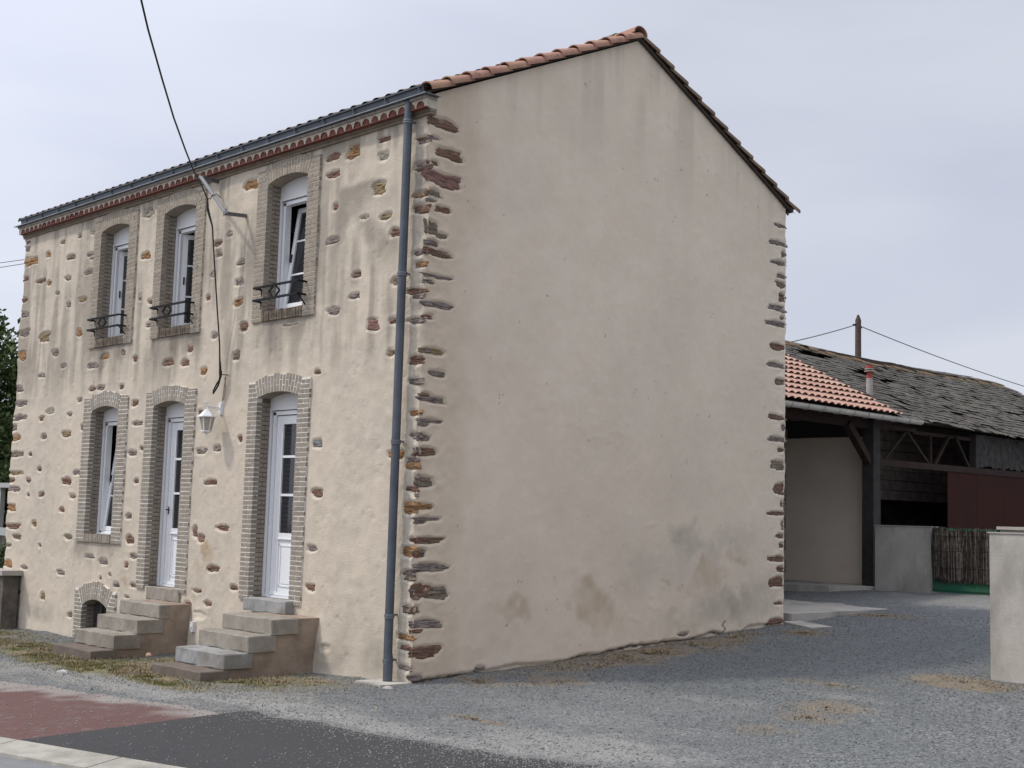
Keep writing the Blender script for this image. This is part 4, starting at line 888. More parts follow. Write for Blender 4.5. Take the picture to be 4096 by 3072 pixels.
mb = MB(); frus(mb, 2.635, .055, 2.80, .088); mb.build('lamp_glass', M_['lamp_glass'], lamp)
mb = MB()
for q in range(6):
    a = R(60 * q); mb.beam((lx + .058 * math.cos(a), ly + .058 * math.sin(a), 2.63), (lx + .092 * math.cos(a), ly + .092 * math.sin(a), 2.802), .010)
frus(mb, 2.622, .066, 2.636, .066); frus(mb, 2.60, .03, 2.622, .055); mb.tube([(lx, ly, 2.60), (lx, ly, 2.575)], [.014, .006], 6); mb.build('lamp_frame', M_['lamp'], lamp)

# ------------------------------------------------------------------ cable bracket and cable
br = empty('cable_bracket', (-3.8, 0, 5.3), 'slanting galvanised pole on two arms below the gutter', 'bracket')
pa, pb = Vector((-4.15, -.25, 5.86)), Vector((-3.41, -.30, 5.255))
mb = MB(); mb.tube([pa, pb], .023, 12); mb.build('pole', M_['galv'], br, smooth=True)
for (p, z) in ((pa + Vector((.01, 0, -.01)), 5.84), (pb + Vector((-.02, 0, .01)), 5.29)):
    mb = MB(); mb.beam((p.x, p.y - .02, p.z), (p.x, .02, z), .038, .04); mb.tube([(p.x - .035, p.y, p.z - .03), (p.x - .035, p.y, p.z + .05), (p.x + .035, p.y, p.z + .05)], .006, 5); mb.build('arm', M_['galv_d'], br)
cl = pa.lerp(pb, .57)
mb = MB(); mb.tube([cl + Vector((.05, .05, 0)), cl + Vector((.02, .0, .045)), cl + Vector((-.02, -.03, .03)), cl + Vector((-.03, -.045, -.02)), cl + Vector((-.08, -.05, -.01))], .008, 6); mb.build('cable_hook', M_['galv_d'], br)
A0 = cl + Vector((-.09, -.05, -.01))
cb = empty('service_cable', tuple(A0), 'black overhead cable clipped to the slanting pole and dropping down the facade', 'cable')
up = [A0, (-2.822, -1.115, 5.523), (-2.384, -1.48, 5.60), (-1.805, -1.963, 5.73), (-1.273, -2.406, 5.906), (-.693, -2.889, 6.12), (-.451, -3.091, 6.245), (-.077, -3.402, 6.453), (1.0, -4.3, 7.1), (3.0, -5.95, 8.6)]
up[1] = (-3.3, -.72, 5.50); up.insert(2, (-2.822, -1.115, 5.523))
mb = MB(); mb.tube(up, .010, 6); mb.build('overhead_span', M_['cable'], cb, smooth=True)
dn = [A0, (A0.x + .01, A0.y, A0.z - .12), (-3.765, -.27, 5.15), (-3.74, -.25, 4.85), (-3.71, -.19, 4.24), (-3.705, -.12, 3.70), (-3.71, -.10, 3.46), (-3.70, -.09, 3.30), (-3.735, -.09, 3.20), (-3.80, -.10, 3.12), (-3.825, -.10, 3.10), (-3.825, -.10, 3.14), (-3.77, -.09, 3.22), (-3.70, -.08, 3.30), (-3.69, -.08, 3.37)]
mb = MB(); mb.tube(dn, [.011, .02, .010, .010, .010, .010, .012, .017, .012, .010, .010, .010, .010, .010, .010], 6); mb.tube([(-3.71, -.10, 3.50), (-3.70, -.09, 3.34)], [.012, .022], 6)
mb.tube([(-3.69, -.08, 3.33), (-3.66, .0, 3.33)], .006, 5); mb.build('drop_wire', M_['cable'], cb, smooth=True)
M_['old_wire'] = mat('weathered_wire', (.24, .20, .15), .8)
mb = MB(); mb.tube([(-3.69, -.03, 3.30), (-3.68, -.02, 3.14), (-3.72, -.018, 3.02)], .006, 5); mb.tube([(-3.66, -.03, 3.33), (-3.71, -.02, 3.2), (-3.74, -.02, 3.0)], .005, 5); mb.build('wall_wire', M_['old_wire'], cb)

# ------------------------------------------------------------------ steps
def bslab(mb, x0, x1, y0, y1, z0, z1, bev=.010, mi=0):
    # box with worn, chamfered top edges
    n = 7; xs = np.linspace(x0, x1, n)
    for q in range(1): pass
    pts = []
    prof = [(y1, z0), (y0 + .004, z0), (y0, z0 + .01), (y0, z1 - bev), (y0 + bev, z1), (y1, z1)]
    vs = []; fs = []
    m = len(prof)
    for a, x in enumerate([x0, x0 + bev] + list(np.linspace(x0 + .12, x1 - .12, n)) + [x1 - bev, x1]):
        e = a in (0, n + 3); 
        for (y, z) in prof:
            jx = rnd.uniform(-.004, .004); dz = rnd.uniform(-.005, .003)
            vs.append((x + jx, y + rnd.uniform(-.006, .006) + (bev * .6 if e and y < y0 + .02 else 0), z + dz - (bev if e and z > z1 - .001 else 0)))
    k = n + 4
    for a in range(k - 1):
        for b in range(m): fs.append((a * m + b, a * m + (b + 1) % m, (a + 1) * m + (b + 1) % m, (a + 1) * m + b))
    fs.append(tuple(range(m))); fs.append(tuple(((k - 1) * m + b) for b in reversed(range(m))))
    mb.add(vs, fs, mi)
def steps(xl, xr, ys, zs, label, mats, xw, thr):
    root = empty('entrance_steps', ((xl + xr) / 2, (ys[0]) / 2, float(gh(np.array((xl + xr) / 2), np.array(0.0)))), label, 'steps', 'stone steps up to the doors')
    yb = 0.0
    ms = MB()
    for q in range(4):
        y0 = ys[q]; y1 = ys[q + 1] + .02 if q < 3 else -.03
        y1b = (ys[q + 1] + .06) if q < 3 else -.02
        z1 = zs[q]; z0 = (zs[q - 1] + .004) if q > 0 else zs[0] - .28
        mb = MB(); bslab(mb, xl + rnd.uniform(-.01, .01), xr + rnd.uniform(-.008, .008), y0, y1b if q < 3 else (-.30 if q == 3 else -.02), z0, z1, .010)
        mb.build('step', mats[q], root)
        if q > 0: ms.box((xl + .04, y0 + .03, -.5), (xr - .02, (ys[q + 1] + .03 if q < 3 else -.338), z0 - .002))
    ms.box((xl + .04, -.338, -.5), (xr - .02, -.005, zs[3] - .006))
    ms.build('step_base', M_['stepbase'], root)
    mb = MB(); bslab(mb, thr[0], thr[1], thr[2], .19, zs[3] - .004, thr[3], .008); mb.build('threshold', mats[4], root)
    return root
def sb_extra(m, N, L, b, tc, cur):
    cur = mixin(N, L, cur, noise(N, L, tc, 3, 4, .6, lo=.5, hi=.62), (.20, .15, .11), .6); L.new(cur, b.inputs['Base Color'])
M_['stepbase'] = mat('step_render', (.36, .285, .22), .95, (.25, .195, .15), 5, .7, 40, extra=sb_extra, spec=.2)
rA = steps(-5.235, -4.22, [-1.30, -1.02, -.73, -.44], [0.0, .17, .34, .51], 'stone steps up to the middle door, beside the cellar opening', [M_['step_d'], M_['step'], M_['step'], M_['step'], M_['step']], 0, (-5.34, -4.51, -.03, .664))
rB = steps(-2.50, -1.54, [-1.47, -1.20, -.92, -.64], [.05, .21, .38, .545], 'stone steps up to the door nearest the downpipe, one tread bluish', [M_['step_d'], M_['step_b'], M_['step'], M_['step'], M_['step_b']], 0, (-2.90, -2.05, -.12, .68))
# ------------------------------------------------------------------ drain slab at the pipe's foot
ds = empty('drain_slab', (-.25, -.22, 0), 'small square concrete slab under the downpipe', 'slab')
mb = MB(); mb.hexa([(-.45, -.34, -.03), (-.02, -.36, -.03), (.0, .02, -.03), (-.42, .02, -.03), (-.45, -.34, .012), (-.02, -.36, .012), (.0, .02, .012), (-.42, .02, .012)])
mb.build('cover', M_['conc_near'], ds)
mb = MB(); mb.box((-.40, -.42, -.06), (-.02, .0, -.032)); mb.build('base', M_['cap'], ds)
def rock(name, p, s, mt, label, cat, seed):
    rs = random.Random(seed); mb = MB(); n = 7; vs = [(0, 0, .9)]
    for z, r_ in ((.6, .7), (.1, 1), (-.3, .8)):
        for q in range(n): a = 2 * math.pi * q / n; k = r_ * rs.uniform(.8, 1.15); vs.append((k * math.cos(a), k * math.sin(a), z * rs.uniform(.85, 1.1)))
    fs = [(0, 1 + q, 1 + (q + 1) % n) for q in range(n)]
    for b in (1, 1 + n):
        for q in range(n): fs.append((b + q, b + n + q, b + n + (q + 1) % n, b + (q + 1) % n))
    fs.append(tuple(1 + 2 * n + q for q in range(n)))
    e = empty(name, p, label, cat); 
    # a single rock is one mesh
    COL.objects.unlink(e); bpy.data.objects.remove(e)
    mb.add([(v[0] * s[0], v[1] * s[1], v[2] * s[2]) for v in vs], fs)
    o = mb.build(name, mt, None, smooth=False); o.location = p; return tag(o, label, cat)
rock('loose_stone', (-3.13, -2.15, -.075), (.09, .06, .035), M_['white'], 'white flat stone lying in the gravel in front of the steps', 'stone', 1)
rock('brick_fragment', (-3.98, -.69, -.06), (.05, .04, .04), M_['tile_p'], 'orange brick fragment between the two flights of steps', 'brick', 2)
rock('mortar_lump', (.14, -.40, .0), (.06, .05, .035), M_['cap'], 'pale lump of mortar at the foot of the house corner', 'stone', 3)

# ------------------------------------------------------------------ slabs behind the house
slab = [(.03, 6.75), (.07, 7.6), (.12, 8.68), (.12, 9.1), (.04, 9.35), (-.1, 9.56), (-.3, 9.70), (-1.44, 9.95), (-2.49, 10.32), (-4.5, 10.9), (-4.5, 6.7)]
mb = MB(); mb.prism(slab, 2, .1, .487); o = mb.build('concrete_slab', M_['conc_slab']); tag(o, kind='structure')
mb = MB(); mb.prism([(-2.05, 12.45), (-1.7, 11.95), (-2.2, 11.25), (-2.94, 10.98), (-4.3, 11.3), (-4.3, 12.8)], 2, .3, .655); mb.box((-7, 11.0, .3), (-4.3, 12.5, .65)); o = mb.build('shed_floor', M_['conc_slab']); tag(o, kind='structure')
cv = MB(); cv.hexa([(-.05, 6.62, .3), (.60, 6.30, .3), (.74, 6.62, .3), (.10, 6.85, .3), (-.05, 6.62, .385), (.60, 6.30, .365), (.74, 6.62, .375), (.10, 6.85, .395)])
o = cv.build('cover_slab', M_['conc_slab']); tag(o, 'thin pale slab lying on the gravel at the rear corner of the house', 'slab')

# ------------------------------------------------------------------ concrete walls, gate
def cwall(name, x0, x1, y0, y1, z0, z1, mt, label, cat='wall', cap=0, capm=None):
    root = empty(name, ((x0 + x1) / 2, (y0 + y1) / 2, z0), label, cat)
    b = .008; mb = MB()
    pr = [(x0, y0 + b), (x0 + b, y0), (x1 - b, y0), (x1, y0 + b), (x1, y1 - b), (x1 - b, y1), (x0 + b, y1), (x0, y1 - b)]
    mb.prism(pr, 2, z0 - .4, z1); mb.build('wall_panel', mt, root)
    if cap:
        c = MB(); c.box((x0 - .012, y0 - .012, z1 + .002), (x1 + .012, y1 + .012, z1 + cap)); c.build('coping', capm or M_['cap'], root)
    return root
cwall('gate_pier', 4.08, 6.6, 4.12, 4.36, .22, 1.668, M_['conc_near'], 'pale concrete wall end standing nearest the camera at the right edge', 'wall', .016)
cwall('concrete_wall', -1.66, -.60, 11.85, 12.08, .62, 1.722, M_['conc'], 'low grey concrete wall between the barn post and the brushwood gate', 'wall', .014)
bw = empty('block_wall', (3.0, 11.9, .62), 'low block wall seen just over the nearest concrete wall end', 'wall')
mb = MB(); x = .62
while x < 7: mb.box((x, 11.8, .3), (x + .49, 12.0, 1.71), 0, .002); x += .5
mb.build('wall_panel', M_['conc'], bw)
mb = MB(); x = .58
while x < 7: mb.box((x, 11.76, 1.715), (x + .985, 12.04, 1.765), 0, .002); x += 1.0
mb.build('coping', M_['conc_near'], bw)
gt = empty('brushwood_gate', (-.02, 11.85, .62), 'green metal gate covered with grey brushwood', 'gate')
mb = MB()
for z in (.68, 1.69): mb.beam((-.56, 11.84, z), (.58, 11.84, z), .04)
for x in (-.55, .0, .57): mb.beam((x, 11.84, .66), (x, 11.84, 1.70), .04)
mb.build('frame', M_['green'], gt)
mb = MB(); mb.box((-.54, 11.815, .65), (.56, 11.825, .90)); mb.box((-.54, 11.812, .69), (.56, 11.800, .715)); mb.build('kick_panel', M_['green'], gt)
mb = MB(); ml = MB()
for q in range(420):
    x = -.54 + 1.10 * rnd.random(); z0 = .84 + rnd.uniform(-.03, .06) ; z1 = 1.70 + rnd.uniform(-.09, .04); y = 11.79 - rnd.random() * .03
    tgt = ml if rnd.random() < .12 + .30 * (x + .54) / 1.1 else mb
    xm = x + rnd.uniform(-.02, .02)
    tgt.tube([(x, y, z0), (xm, y - .008, (z0 + z1) / 2), (x + rnd.uniform(-.03, .03), y, z1)], rnd.uniform(.003, .006), 4, caps=False)
mb.box((-.54, 11.80, .86), (.56, 11.806, 1.66)); s_ = mb.build('brushwood', M_['brush'], gt); ml.build('pale_twigs', M_['brush_l'], s_)
mb = MB()
for z in (1.05, 1.33, 1.58): mb.beam((-.55, 11.755, z), (.58, 11.755, z + .01), .006)
mb.build('tie_wire', M_['iron'], gt)

# ------------------------------------------------------------------ open shed (salmon tiles) and slate barn
XB = -2.0; RS = math.tan(R(27.1)); rc, rs_ = math.cos(R(27.1)), math.sin(R(27.1))
shed = empty('tiled_shed', (-2.0, 9.8, .5), 'open-fronted shed with salmon roof tiles behind the house', 'shed')
XE, ZEv = -1.66, 3.70
rb = MB(); rb.prism([(XE - .05, ZEv - .09), (XE - .05, ZEv - .02), (-5.3, ZEv - .02 + (5.3 + XE - .05) * RS), (-5.3, ZEv - .09 + (5.3 + XE - .05) * RS)], 1, 6.9, 12.68)
# prism along y needs (x,z)
rf = rb.build('roof', M_['wood_r'], shed)
tile_sheet((XE, 6.9, ZEv), (0, 1, 0), (-rc, 0, rs_), (rs_, 0, rc), 5.85, 4.05, .200, .045, .30, .045, 'tile_field', M_['tile_p'], rf, .004)
mb = MB(); c = (XE + .075, 3.655); pr = [(c[0] + .07 * math.cos(R(180 + q * 18)), c[1] + .075 * math.sin(R(180 + q * 18))) for q in range(11)]; pr += [(c[0] + .078, c[1] + .01)]
mb.prism(pr, 1, 6.9, 13.35); M_['cream'] = mat('cream_gutter', (.62, .59, .53), .6, (.50, .475, .42), 5)
g_ = mb.build('gutter', M_['cream'], shed)
y = 7.2
while y < 13.3:
    mb = MB(); mb.tube([(c[0] + .08, y, c[1] + .01), (c[0] + .075, y, c[1] - .04), (c[0] + .03, y, c[1] - .08), (c[0] - .04, y, c[1] - .08), (c[0] - .1, y, c[1] - .02)], .008, 5); y += .47
    mb.build('gutter_hook', M_['white'], g_)
mb = MB(); mb.box((XB - .12, 6.9, 3.46), (XB + .02, 12.9, 3.66)); mb.build('eaves_beam', M_['wood_r'], shed)
mb = MB(); mb.beam((XB, 11.50, 3.50), (XB, 12.22, 2.86), .13, .13); mb.build('brace', M_['wood_r'], shed)
mb = MB(); mb.box((XB - .12, 12.22, .5), (XB + .10, 12.46, 3.64), 0, .01); mb.build('post', M_['post'], shed)
mb = MB(); mb.box((-6.2, 12.56, .3), (-2.08, 12.7, 3.33)); mb.build('side_wall', M_['shedwall'], shed)
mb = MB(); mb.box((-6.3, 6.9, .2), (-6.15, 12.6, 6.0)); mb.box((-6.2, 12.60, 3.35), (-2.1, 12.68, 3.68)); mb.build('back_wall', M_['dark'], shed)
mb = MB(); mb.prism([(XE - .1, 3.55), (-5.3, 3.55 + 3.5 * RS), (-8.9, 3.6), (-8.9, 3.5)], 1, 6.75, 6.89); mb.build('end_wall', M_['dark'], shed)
mb = MB(); mb.prism([(-5.3, 5.54), (-5.3, 5.47), (-9.0, 3.55), (-9.0, 3.62)], 1, 6.8, 24.8); mb.build('rear_roof', M_['wood'], shed)

barn = empty('slate_barn', (-2.0, 18, .6), 'old open barn with a sagging lichen-grey slate roof and dark red sheets', 'barn')
YB0, YB1 = 12.45, 25.0
def sag(y): return -.07 * math.sin(max(0, min(1, (y - 13) / 11)) * math.pi) ** 2
mb = MB(); 
mb.prism([(XE - .25, ZEv - .10 + .25 * RS), (XE - .25, ZEv - .16 + .25 * RS), (-5.3, ZEv - .30 + 3.64 * RS), (-5.3, ZEv - .24 + 3.64 * RS)], 1, 12.72, YB1); ru = mb.build('roof', M_['blackwood'] if 'blackwood' in M_ else M_['wood'], barn)
sb = MB(); exp_ = .17; nrow = int(4.09 / exp_)
HOLES = [(-4.80, 14.6, .55, .13), (-4.80, 15.3, .5, .12), (-4.2, 15.9, .55, .16), (-3.9, 16.3, .4, .10), (-2.72, 17.7, .5, .08), (-2.3, 16.4, .55, .12), (-1.95, 16.9, .5, .09), (-3.4, 19.0, .4, .06), (-4.4, 19.8, .3, .06), (-3.2, 21.5, .5, .07), (-2.6, 20.3, .4, .07)]
for r_ in range(nrow + 1):
    y = 12.70 + (r_ % 2) * .12 + rnd.uniform(-.04, .04)
    while y < YB1:
        w = rnd.uniform(.16, .25); s0 = r_ * exp_ - .02 + rnd.uniform(-.015, .015) + .02 * math.sin(y * 1.3 + r_ * .4)
        xm = XE - .12 - s0 * rc
        hole = any(((y - b) / (1.25 * c_)) ** 2 + ((xm - a - .27 * (b - y)) / (1.45 * d_)) ** 2 < 1 for a, b, c_, d_ in HOLES)
        if hole or rnd.random() < .006: y += w; continue
        ln = exp_ * 1.75; tl = rnd.uniform(-.03, .03); lift = .012 + rnd.uniform(0, .018) + (.06 if rnd.random() < .02 else 0)
        if r_ == 0: s0 += rnd.choice([0, 0, .03, -.05, -.10]); tl = rnd.uniform(-.08, .08)
        def P(s_, yy, n_):
            return (XE - .12 - s_ * rc + n_ * rs_, yy, ZEv - .06 + .12 * RS + s_ * rs_ + n_ * rc + sag(yy))
        a, b = y + .004, y + w - .006; th = .012
        sb.hexa([P(s0, a, lift), P(s0 + tl, b, lift + rnd.uniform(-.008, .01)), P(s0 + ln, b, .0), P(s0 + ln, a, .0), P(s0, a, lift + th), P(s0 + tl, b, lift + th), P(s0 + ln, b, th), P(s0 + ln, a, th)])
        y += w
sb.build('slates', M_['slate'], ru)
M_['ridge'] = mat('lichen_ridge', (.12, .10, .07), .95, (.26, .15, .07), 7, .6, 40)
y = 12.7
while y < 24.6:
    if abs(y - 20.9) > .25:
        mb = MB()
        vs, fs = barrel(.40, .12, .10, n=8, a0=0, a1=180, sq=.75); dz = rnd.uniform(-.02, .02)
        mb.add([(-5.27 + v[0], y + v[1], 5.45 + v[2] + sag(y) + dz) for v in vs], fs); mb.build('ridge_tile', M_['ridge'], ru)
    y += .36
def bar(name, pts, w, mt, h=None):
    mb = MB()
    for a, b in pts: mb.beam(a, b, w, h)
    return mb.build(name, mt, barn)
bar('lower_beam', [((XB, 12.5, 2.87), (XB, 25, 2.90))], .07, M_['wood_r'], .12)
bar('upper_beam', [((XB, 12.52, 3.53), (XB, 13.9, 3.53)), ((XB - .06, 13.9, 3.50), (XB - .06, 25, 3.54))], .06, M_['wood_r'], .07)
for a, b in (((12.78, 2.93), (13.55, 3.48)), ((13.6, 3.48), (14.42, 2.93)), ((14.5, 2.93), (14.5, 3.48)), ((14.68, 2.93), (15.24, 3.5)), ((15.52, 3.5), (16.05, 2.95))):
    bar('truss_bar', [((XB + .0, a[0], a[1]), (XB + .0, b[0], b[1]))], .045, M_['wood_r'])
mb = MB(); mb.box((XB - .09, 16.28, 2.93), (XB + .05, 16.46, 3.60), 0, .01); mb.build('post', M_['post'], barn)
pk = MB(); y = 16.47
while y < 25:
    w = rnd.uniform(.07, .15); pk.box((XB + .0 + rnd.uniform(-.01, .01), y, 2.96 + rnd.uniform(-.02, .04)), (XB + .022, y + w - rnd.uniform(.004, .02), 3.62)); y += w
pk.build('plank_wall', M_['plank'], barn)
mb = MB(); y = 15.15
while y < 25: mb.box((XB + .01 + rnd.uniform(-.004, .004), y, .4), (XB + .02, y + 1.19, 2.83)); y += 1.2
mb.build('red_sheets', M_['redpanel'], barn)
# inside: breeze-block wall with a dark doorway
bl = MB(); z = .6; c = 0
while z < 4.4:
    y = 12.7 - (.25 if c % 2 else 0)
    while y < 25:
        if not (z < 2.1 and 13.2 < y < 26): bl.box((-4.1, y, z), (-3.95 + rnd.uniform(-.01, .01), y + .485, z + .195), 0, .003)
        y += .5
    z += .21; c += 1
bl.build('block_wall', M_['block'], barn)
mb = MB(); mb.box((-5.75, 12.6, .2), (-5.62, 25, 5.4)); mb.build('inner_wall', M_['block'], barn)
mb = MB(); mb.box((-9, 12.7, .2), (-8.9, 25, 3.6)); mb.prism([(XE - .3, .3), (XE - .3, 3.7), (-5.3, 5.45), (-8.9, 3.5), (-8.9, .3)], 1, 24.9, 25.0); mb.build('end_wall', M_['dark'], barn)
# flue pipe through the slates
fx, fy = -2.75, 13.55; fz = ZEv + (-fx - 1.66) * RS
fl = empty('flue_pipe', (fx, fy, fz - .1), 'pale metal flue with a red cowl rising through the roof', 'flue')
mb = MB(); mb.tube([(fx, fy, fz - .15), (fx, fy, fz + .27)], .062, 14); mb.build('pipe', M_['cap'], fl, smooth=True)
mb = MB(); mb.tube([(fx, fy, fz + .27), (fx, fy, fz + .40)], .055, 14); mb.tube([(fx, fy, fz + .46), (fx, fy, fz + .52)], .075, 14); mb.build('red_band', M_['flue_red'], fl, smooth=True)
mb = MB(); mb.tube([(fx, fy, fz + .40), (fx, fy, fz + .415)], .10, 14); mb.tube([(fx, fy, fz + .445), (fx, fy, fz + .46)], .09, 14); mb.build('cowl', M_['cap'], fl, smooth=True)

# ------------------------------------------------------------------ utility pole and wires
up_ = empty('utility_pole', (-12, 28.75, 2.5), 'dark wooden utility pole rising behind the barn roof', 'pole')
mb = MB(); mb.tube([(-12, 28.75, 1.5), (-12, 28.75, 8.42), (-12, 28.75, 8.60)], [.13, .095, .03], 12); mb.build('shaft', M_['pole'], up_, smooth=True)
mb = MB(); mb.beam((-12, 28.60, 8.24), (-12, 28.45, 8.24), .05); mb.beam((-12, 28.7, 8.2), (-12, 28.95, 8.2), .05); mb.build('insulator', M_['iron'], up_)
def span(a, b, sg, r_, label, n=24):
    a = Vector(a); b = Vector(b); pts = [a.lerp(b, q / n) - Vector((0, 0, sg * 4 * (q / n) * (1 - q / n))) for q in range(n + 1)]
    mb = MB(); mb.tube(pts, r_, 5); o = mb.build('wire', M_['wire'], None, smooth=True)
    return tag(o, label, 'wire')
M_['wire'] = mat('grey_wire', (.10, .085, .08), .7)
span((-12, 28.6, 8.25), (-12, 20.5, 6.35), .12, .016, 'wire running down from the utility pole towards the house')
span((-12, 28.9, 8.24), (-12, 56, 7.15), .38, .016, 'long wire sagging away to the right of the utility pole')
span((-60, 8, 11.0), (-18, 8, 8.5), .15, .012, 'lower of two thin wires crossing the sky left of the house')
span((-60, 8, 11.6), (-18, 8, 8.52), .2, .012, 'upper of two thin wires crossing the sky left of the house')

# ------------------------------------------------------------------ left background
gw = empty('garden_wall', (-12.5, -.15, -.2), 'low old stone garden wall with pale coping at the far left end of the house', 'wall')
mb = MB(); x = -16.0; 
mb.box((-16, -.28, -.6), (-9.16, -.04, .60)); mb.build('wall_body', M_['stonewall'], gw)
mb = MB(); x = -16.0
while x < -9.2: mb.box((x, -.33, .605), (min(x + .98, -9.10), .0, .675), 0, .003); x += 1.0
mb.build('coping', M_['cap'], gw)
sh = empty('garden_shelter', (-18.2, 3.2, 0), 'small dark shelter with white posts glimpsed under the tree at the far left', 'shelter')
mb = MB(); mb.box((-21, 2.9, 2.0), (-16.6, 5.6, 2.10)); mb.build('roof', M_['white'], sh)
for x in (-17.18, -19.5, -20.9): mb = MB(); mb.box((x - .05, 2.95, -.2), (x + .05, 3.05, 2.0)); mb.build('post', M_['white'], sh)
mb = MB(); mb.box((-21, 5.4, -.2), (-16.6, 5.5, 2.0)); mb.box((-16.9, 3.1, 1.1), (-16.7, 5.4, 2.0)); mb.build('back_wall', M_['redpanel'], sh)
mb = MB(); mb.box((-21, 2.92, 1.0), (-16.5, 3.0, 1.16)); mb.build('rail_board', M_['white'], sh)
mb = MB(); mb.box((-21, 3.2, -.2), (-16.6, 3.3, 1.0)); mb.build('low_wall', M_['stonewall'], sh)

def leaves(mbv, c, rx, ry, rz, n, size, rs, hollow=.45, seed=0):
    V_, F_ = [], []
    cl = [(rs.uniform(-1, 1, 3)) for _ in range(26)]
    k = 0
    while k < n:
        p = rs.normal(size=3); p /= np.linalg.norm(p); rr = rs.uniform(hollow, 1) ** .6
        q = p * rr
        f = 1 + .35 * math.sin(4 * p[0] + seed) * math.cos(5 * p[2] + 2 * p[1] + seed) + .15 * math.sin(11 * p[1] + 7 * p[2])
        dn = fbm(np.array(q[0] * 2.2 + q[1] * 1.3), np.array(q[2] * 2.2 - q[1]), 1.0, 3, 7 + seed)
        if dn < -.12: continue
        P_ = np.array([c[0] + q[0] * rx * f, c[1] + q[1] * ry * f, c[2] + q[2] * rz * f])
        a = rs.normal(size=3); a /= np.linalg.norm(a); b = np.cross(a, rs.normal(size=3)); b /= np.linalg.norm(b)
        s_ = size * rs.uniform(.6, 1.3); base = len(V_)
        V_ += [P_ - a * s_, P_ + b * s_ * .5, P_ + a * s_, P_ - b * s_ * .5]; F_.append((base, base + 1, base + 2, base + 3)); k += 1
    return V_, F_
def tree(name, loc, label, H, trunk_h, c, rad, n, size, seed, mt):
    root = empty(name, loc, label, 'tree'); rs = np.random.RandomState(seed)
    mb = MB(); mb.tube([loc, (loc[0] + .1, loc[1], loc[2] + trunk_h), (c[0], c[1], c[2] + .3 * rad[2])], [.2, .15, .04], 9)
    for q in range(9):
        a = rs.uniform(0, 6.28); z = rs.uniform(.0, .7); s0 = Vector(loc).lerp(Vector(c), .45 + .5 * z)
        e = Vector((c[0] + rad[0] * .75 * math.cos(a), c[1] + rad[1] * .75 * math.sin(a), c[2] + rad[2] * rs.uniform(-.4, .7)))
        mb.tube([s0, s0.lerp(e, .5) + Vector((0, 0, .2)), e], [.06, .035, .01], 6)
    mb.build('trunk', M_['bark'], root, smooth=True)
    V_, F_ = leaves(None, c, *rad, n, size, rs, .3, seed)
    o = link('crown', npmesh('crown', V_, F_, smooth=False), mt, root)
    return root
tree('garden_tree', (-21.6, 4.2, -.4), 'leafy green tree beside the far left end of the house, the nearer of two', 6, 1.8, (-20.75, 4.2, 3.45), (2.0, 2.1, 2.75), 20000, .085, 3, M_['leaf'])
tree('garden_tree', (-26, 6, -.4), 'second leafy tree further back at the left edge of the frame', 6, 1.8, (-26.2, 6.5, 3.9), (2.6, 2.3, 2.6), 9000, .10, 5, M_['leaf2'])
hd = MB(); rs = np.random.RandomState(4)
V_, F_ = leaves(None, (-14.6, 1.9, .35), 1.6, .7, .75, 5000, .05, rs, .3, 9)
o = link('hedge', npmesh('hedge', V_, F_, smooth=False), M_['leaf']); tag(o, 'low green hedge behind the garden wall at the far left', 'hedge')

# ------------------------------------------------------------------ loose gravel, straw and weeds
def pebbles(name, pts, rmin, rmax, mt, seed):
    rs = np.random.RandomState(seed); n = len(pts); base = np.array([(1, 0, 0), (0, 1, 0), (-1, 0, 0), (0, -1, 0), (0, 0, 1), (0, 0, -.6)], float)
    F0 = np.array([(0, 1, 4), (1, 2, 4), (2, 3, 4), (3, 0, 4), (1, 0, 5), (2, 1, 5), (3, 2, 5), (0, 3, 5)])
    r_ = rs.uniform(rmin, rmax, (n, 1, 1)); j = rs.uniform(.55, 1.3, (n, 6, 1)); a = rs.uniform(0, 6.28, n); ca, sa = np.cos(a)[:, None], np.sin(a)[:, None]
    P = base[None] * j * r_ * np.array([1, 1, .7]); Xp = P[..., 0] * ca - P[..., 1] * sa; Yp = P[..., 0] * sa + P[..., 1] * ca
    Zp = P[..., 2] + pts[:, 2:3]; V_ = np.stack([Xp + pts[:, 0:1], Yp + pts[:, 1:2], Zp], -1).reshape(-1, 3)
    F_ = (F0[None] + 6 * np.arange(n)[:, None, None]).reshape(-1, 3)
    o = link(name, npmesh(name, V_, F_, smooth=False), mt); return tag(o, kind='stuff')
def cloudpts(n, x0, x1, y0, y1, dens, seed, dz=0):
    rs = np.random.RandomState(seed); x = rs.uniform(x0, x1, n * 4); y = rs.uniform(y0, y1, n * 4)
    keep = rs.uniform(0, 1, n * 4) < dens(x, y); x, y = x[keep][:n], y[keep][:n]
    return np.stack([x, y, gh(x, y) + dz + near_h(x, y)], -1)
def near_h(x, y): return (.012 * fbm(x, y, 1.1, 3, 2) + .006 * fbm(x, y, 6, 2, 5)) * 1.0
def thin(x, y): return 1 - .85 * blobs(x, y, MOSS, 2) - .6 * blobs(x, y, STRAW, 1) * (blobs(x, y, MOSS, 2) < .2)
def infront(x, y): return y < red_edge(x) + .03
M_['peb'] = mat('pale_gravel', (.27, .27, .26), .95, (.16, .165, .163), 30, spec=.2)
M_['peb_w'] = mat('white_chips', (.38, .37, .35), .95, (.17, .165, .16), 40, spec=.2)
M_['peb_d'] = mat('dark_gravel', (.075, .08, .082), .95, (.14, .145, .145), 30, spec=.2)
pebbles('gravel_stones', cloudpts(26000, -9, 7, -2.6, 6, lambda x, y: np.where((y < dark_far(np.clip(x, .5, 4.3)) + .05) | (y < red_edge(x)) | ((x < 0) & (y > -.03)), 0, .35 + .5 * (y < .8)) * thin(x, y), 1, .0), .005, .013, M_['peb'], 1)
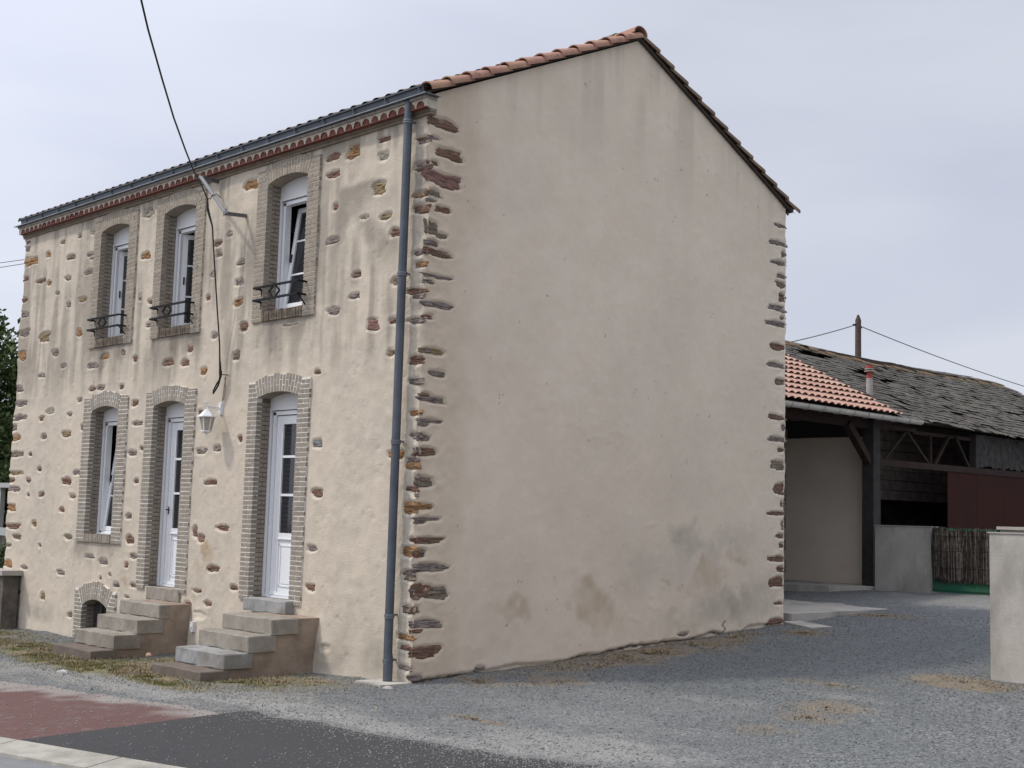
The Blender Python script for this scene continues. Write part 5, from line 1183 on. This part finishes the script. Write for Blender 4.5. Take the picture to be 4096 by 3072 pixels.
pebbles('dark_gravel_stones', cloudpts(22000, -9, 7, -2.6, 9, lambda x, y: np.where((y < dark_far(np.clip(x, .5, 4.3)) + .05) | (y < red_edge(x)) | ((x < 0) & (y > -.03)), 0, .4 + .6 * (y > 1.2)) * thin(x, y), 2, .0), .005, .014, M_['peb_d'], 2)
# chips strewn over the asphalt, thicker towards the gravel on the right
def dens_a(x, y):
    d = dark_far(np.clip(x, .5, 4.4)) - y
    return np.clip(.035 + .9 * np.exp(-d / .12) + np.clip((x - 2.2) / 2.0, 0, 1) * .6 * np.exp(-d / .9), 0, 1) * (d > -.12)
p = cloudpts(14000, -.5, 5.5, -4.3, -1.3, dens_a, 3, 0); p[:, 2] = gh(p[:, 0], p[:, 1]) + .013
pebbles('stone_chips', p, .003, .009, M_['peb_w'], 3)
p = cloudpts(2600, -5, 1, -4.6, -2.3, lambda x, y: np.clip(.05 + .8 * np.exp(-(red_edge(x) - y) / .15), 0, 1), 4, 0); p[:, 2] = gh(p[:, 0], p[:, 1]) + .008
pebbles('scattered_chips', p, .004, .010, M_['peb_w'], 4)
def blades(name, L, n, ln, flat, mt, seed):
    rs = np.random.RandomState(seed); tot = sum(a[2] * a[3] * a[4] for a in L); V_ = []; 
    for (x, y, rx, ry, s) in L:
        k = int(n * rx * ry * s / tot); a = rs.uniform(0, 6.28, k); r_ = np.abs(rs.normal(0, .75, k)); V_.append(np.stack([x + rx * r_ * np.cos(a), y + ry * r_ * np.sin(a)], -1))
    P = np.concatenate(V_); x, y = P[:, 0], P[:, 1]
    ok = ~((x < .02) & (y > -.03) & (x > XL) & (y < YR)); x, y = x[ok], y[ok]
    ok = fbm(x, y, 3.5, 3, seed) > -.15; x, y = x[ok], y[ok]; k = len(x)
    z = gh(x, y) + near_h(x, y); a = rs.uniform(0, 6.28, k); l = ln * rs.uniform(.4, 1.3, k); w = .003 + .003 * rs.rand(k); tl = rs.uniform(flat, 1, k)
    dx, dy = np.cos(a), np.sin(a); B = np.stack([x, y, z - .003], -1); Sd = np.stack([-dy, dx, 0 * dx], -1) * w[:, None]
    T = B + np.stack([dx * l * tl, dy * l * tl, l * np.sqrt(1 - np.minimum(tl, .98) ** 2) + .006], -1)
    V_ = np.stack([B - Sd, B + Sd, T], 1).reshape(-1, 3); F_ = np.arange(3 * k).reshape(-1, 3)
    o = link(name, npmesh(name, V_, F_, smooth=False), mt); tag(o, kind='stuff')
blades('dry_grass', STRAW, 16000, .055, .9, M_['straw'], 11)
blades('dry_stalks', [m for m in MOSS], 26000, .045, .75, M_['straw'], 12)
blades('weeds', MOSS[3:], 26000, .03, .5, M_['weed'], 13)
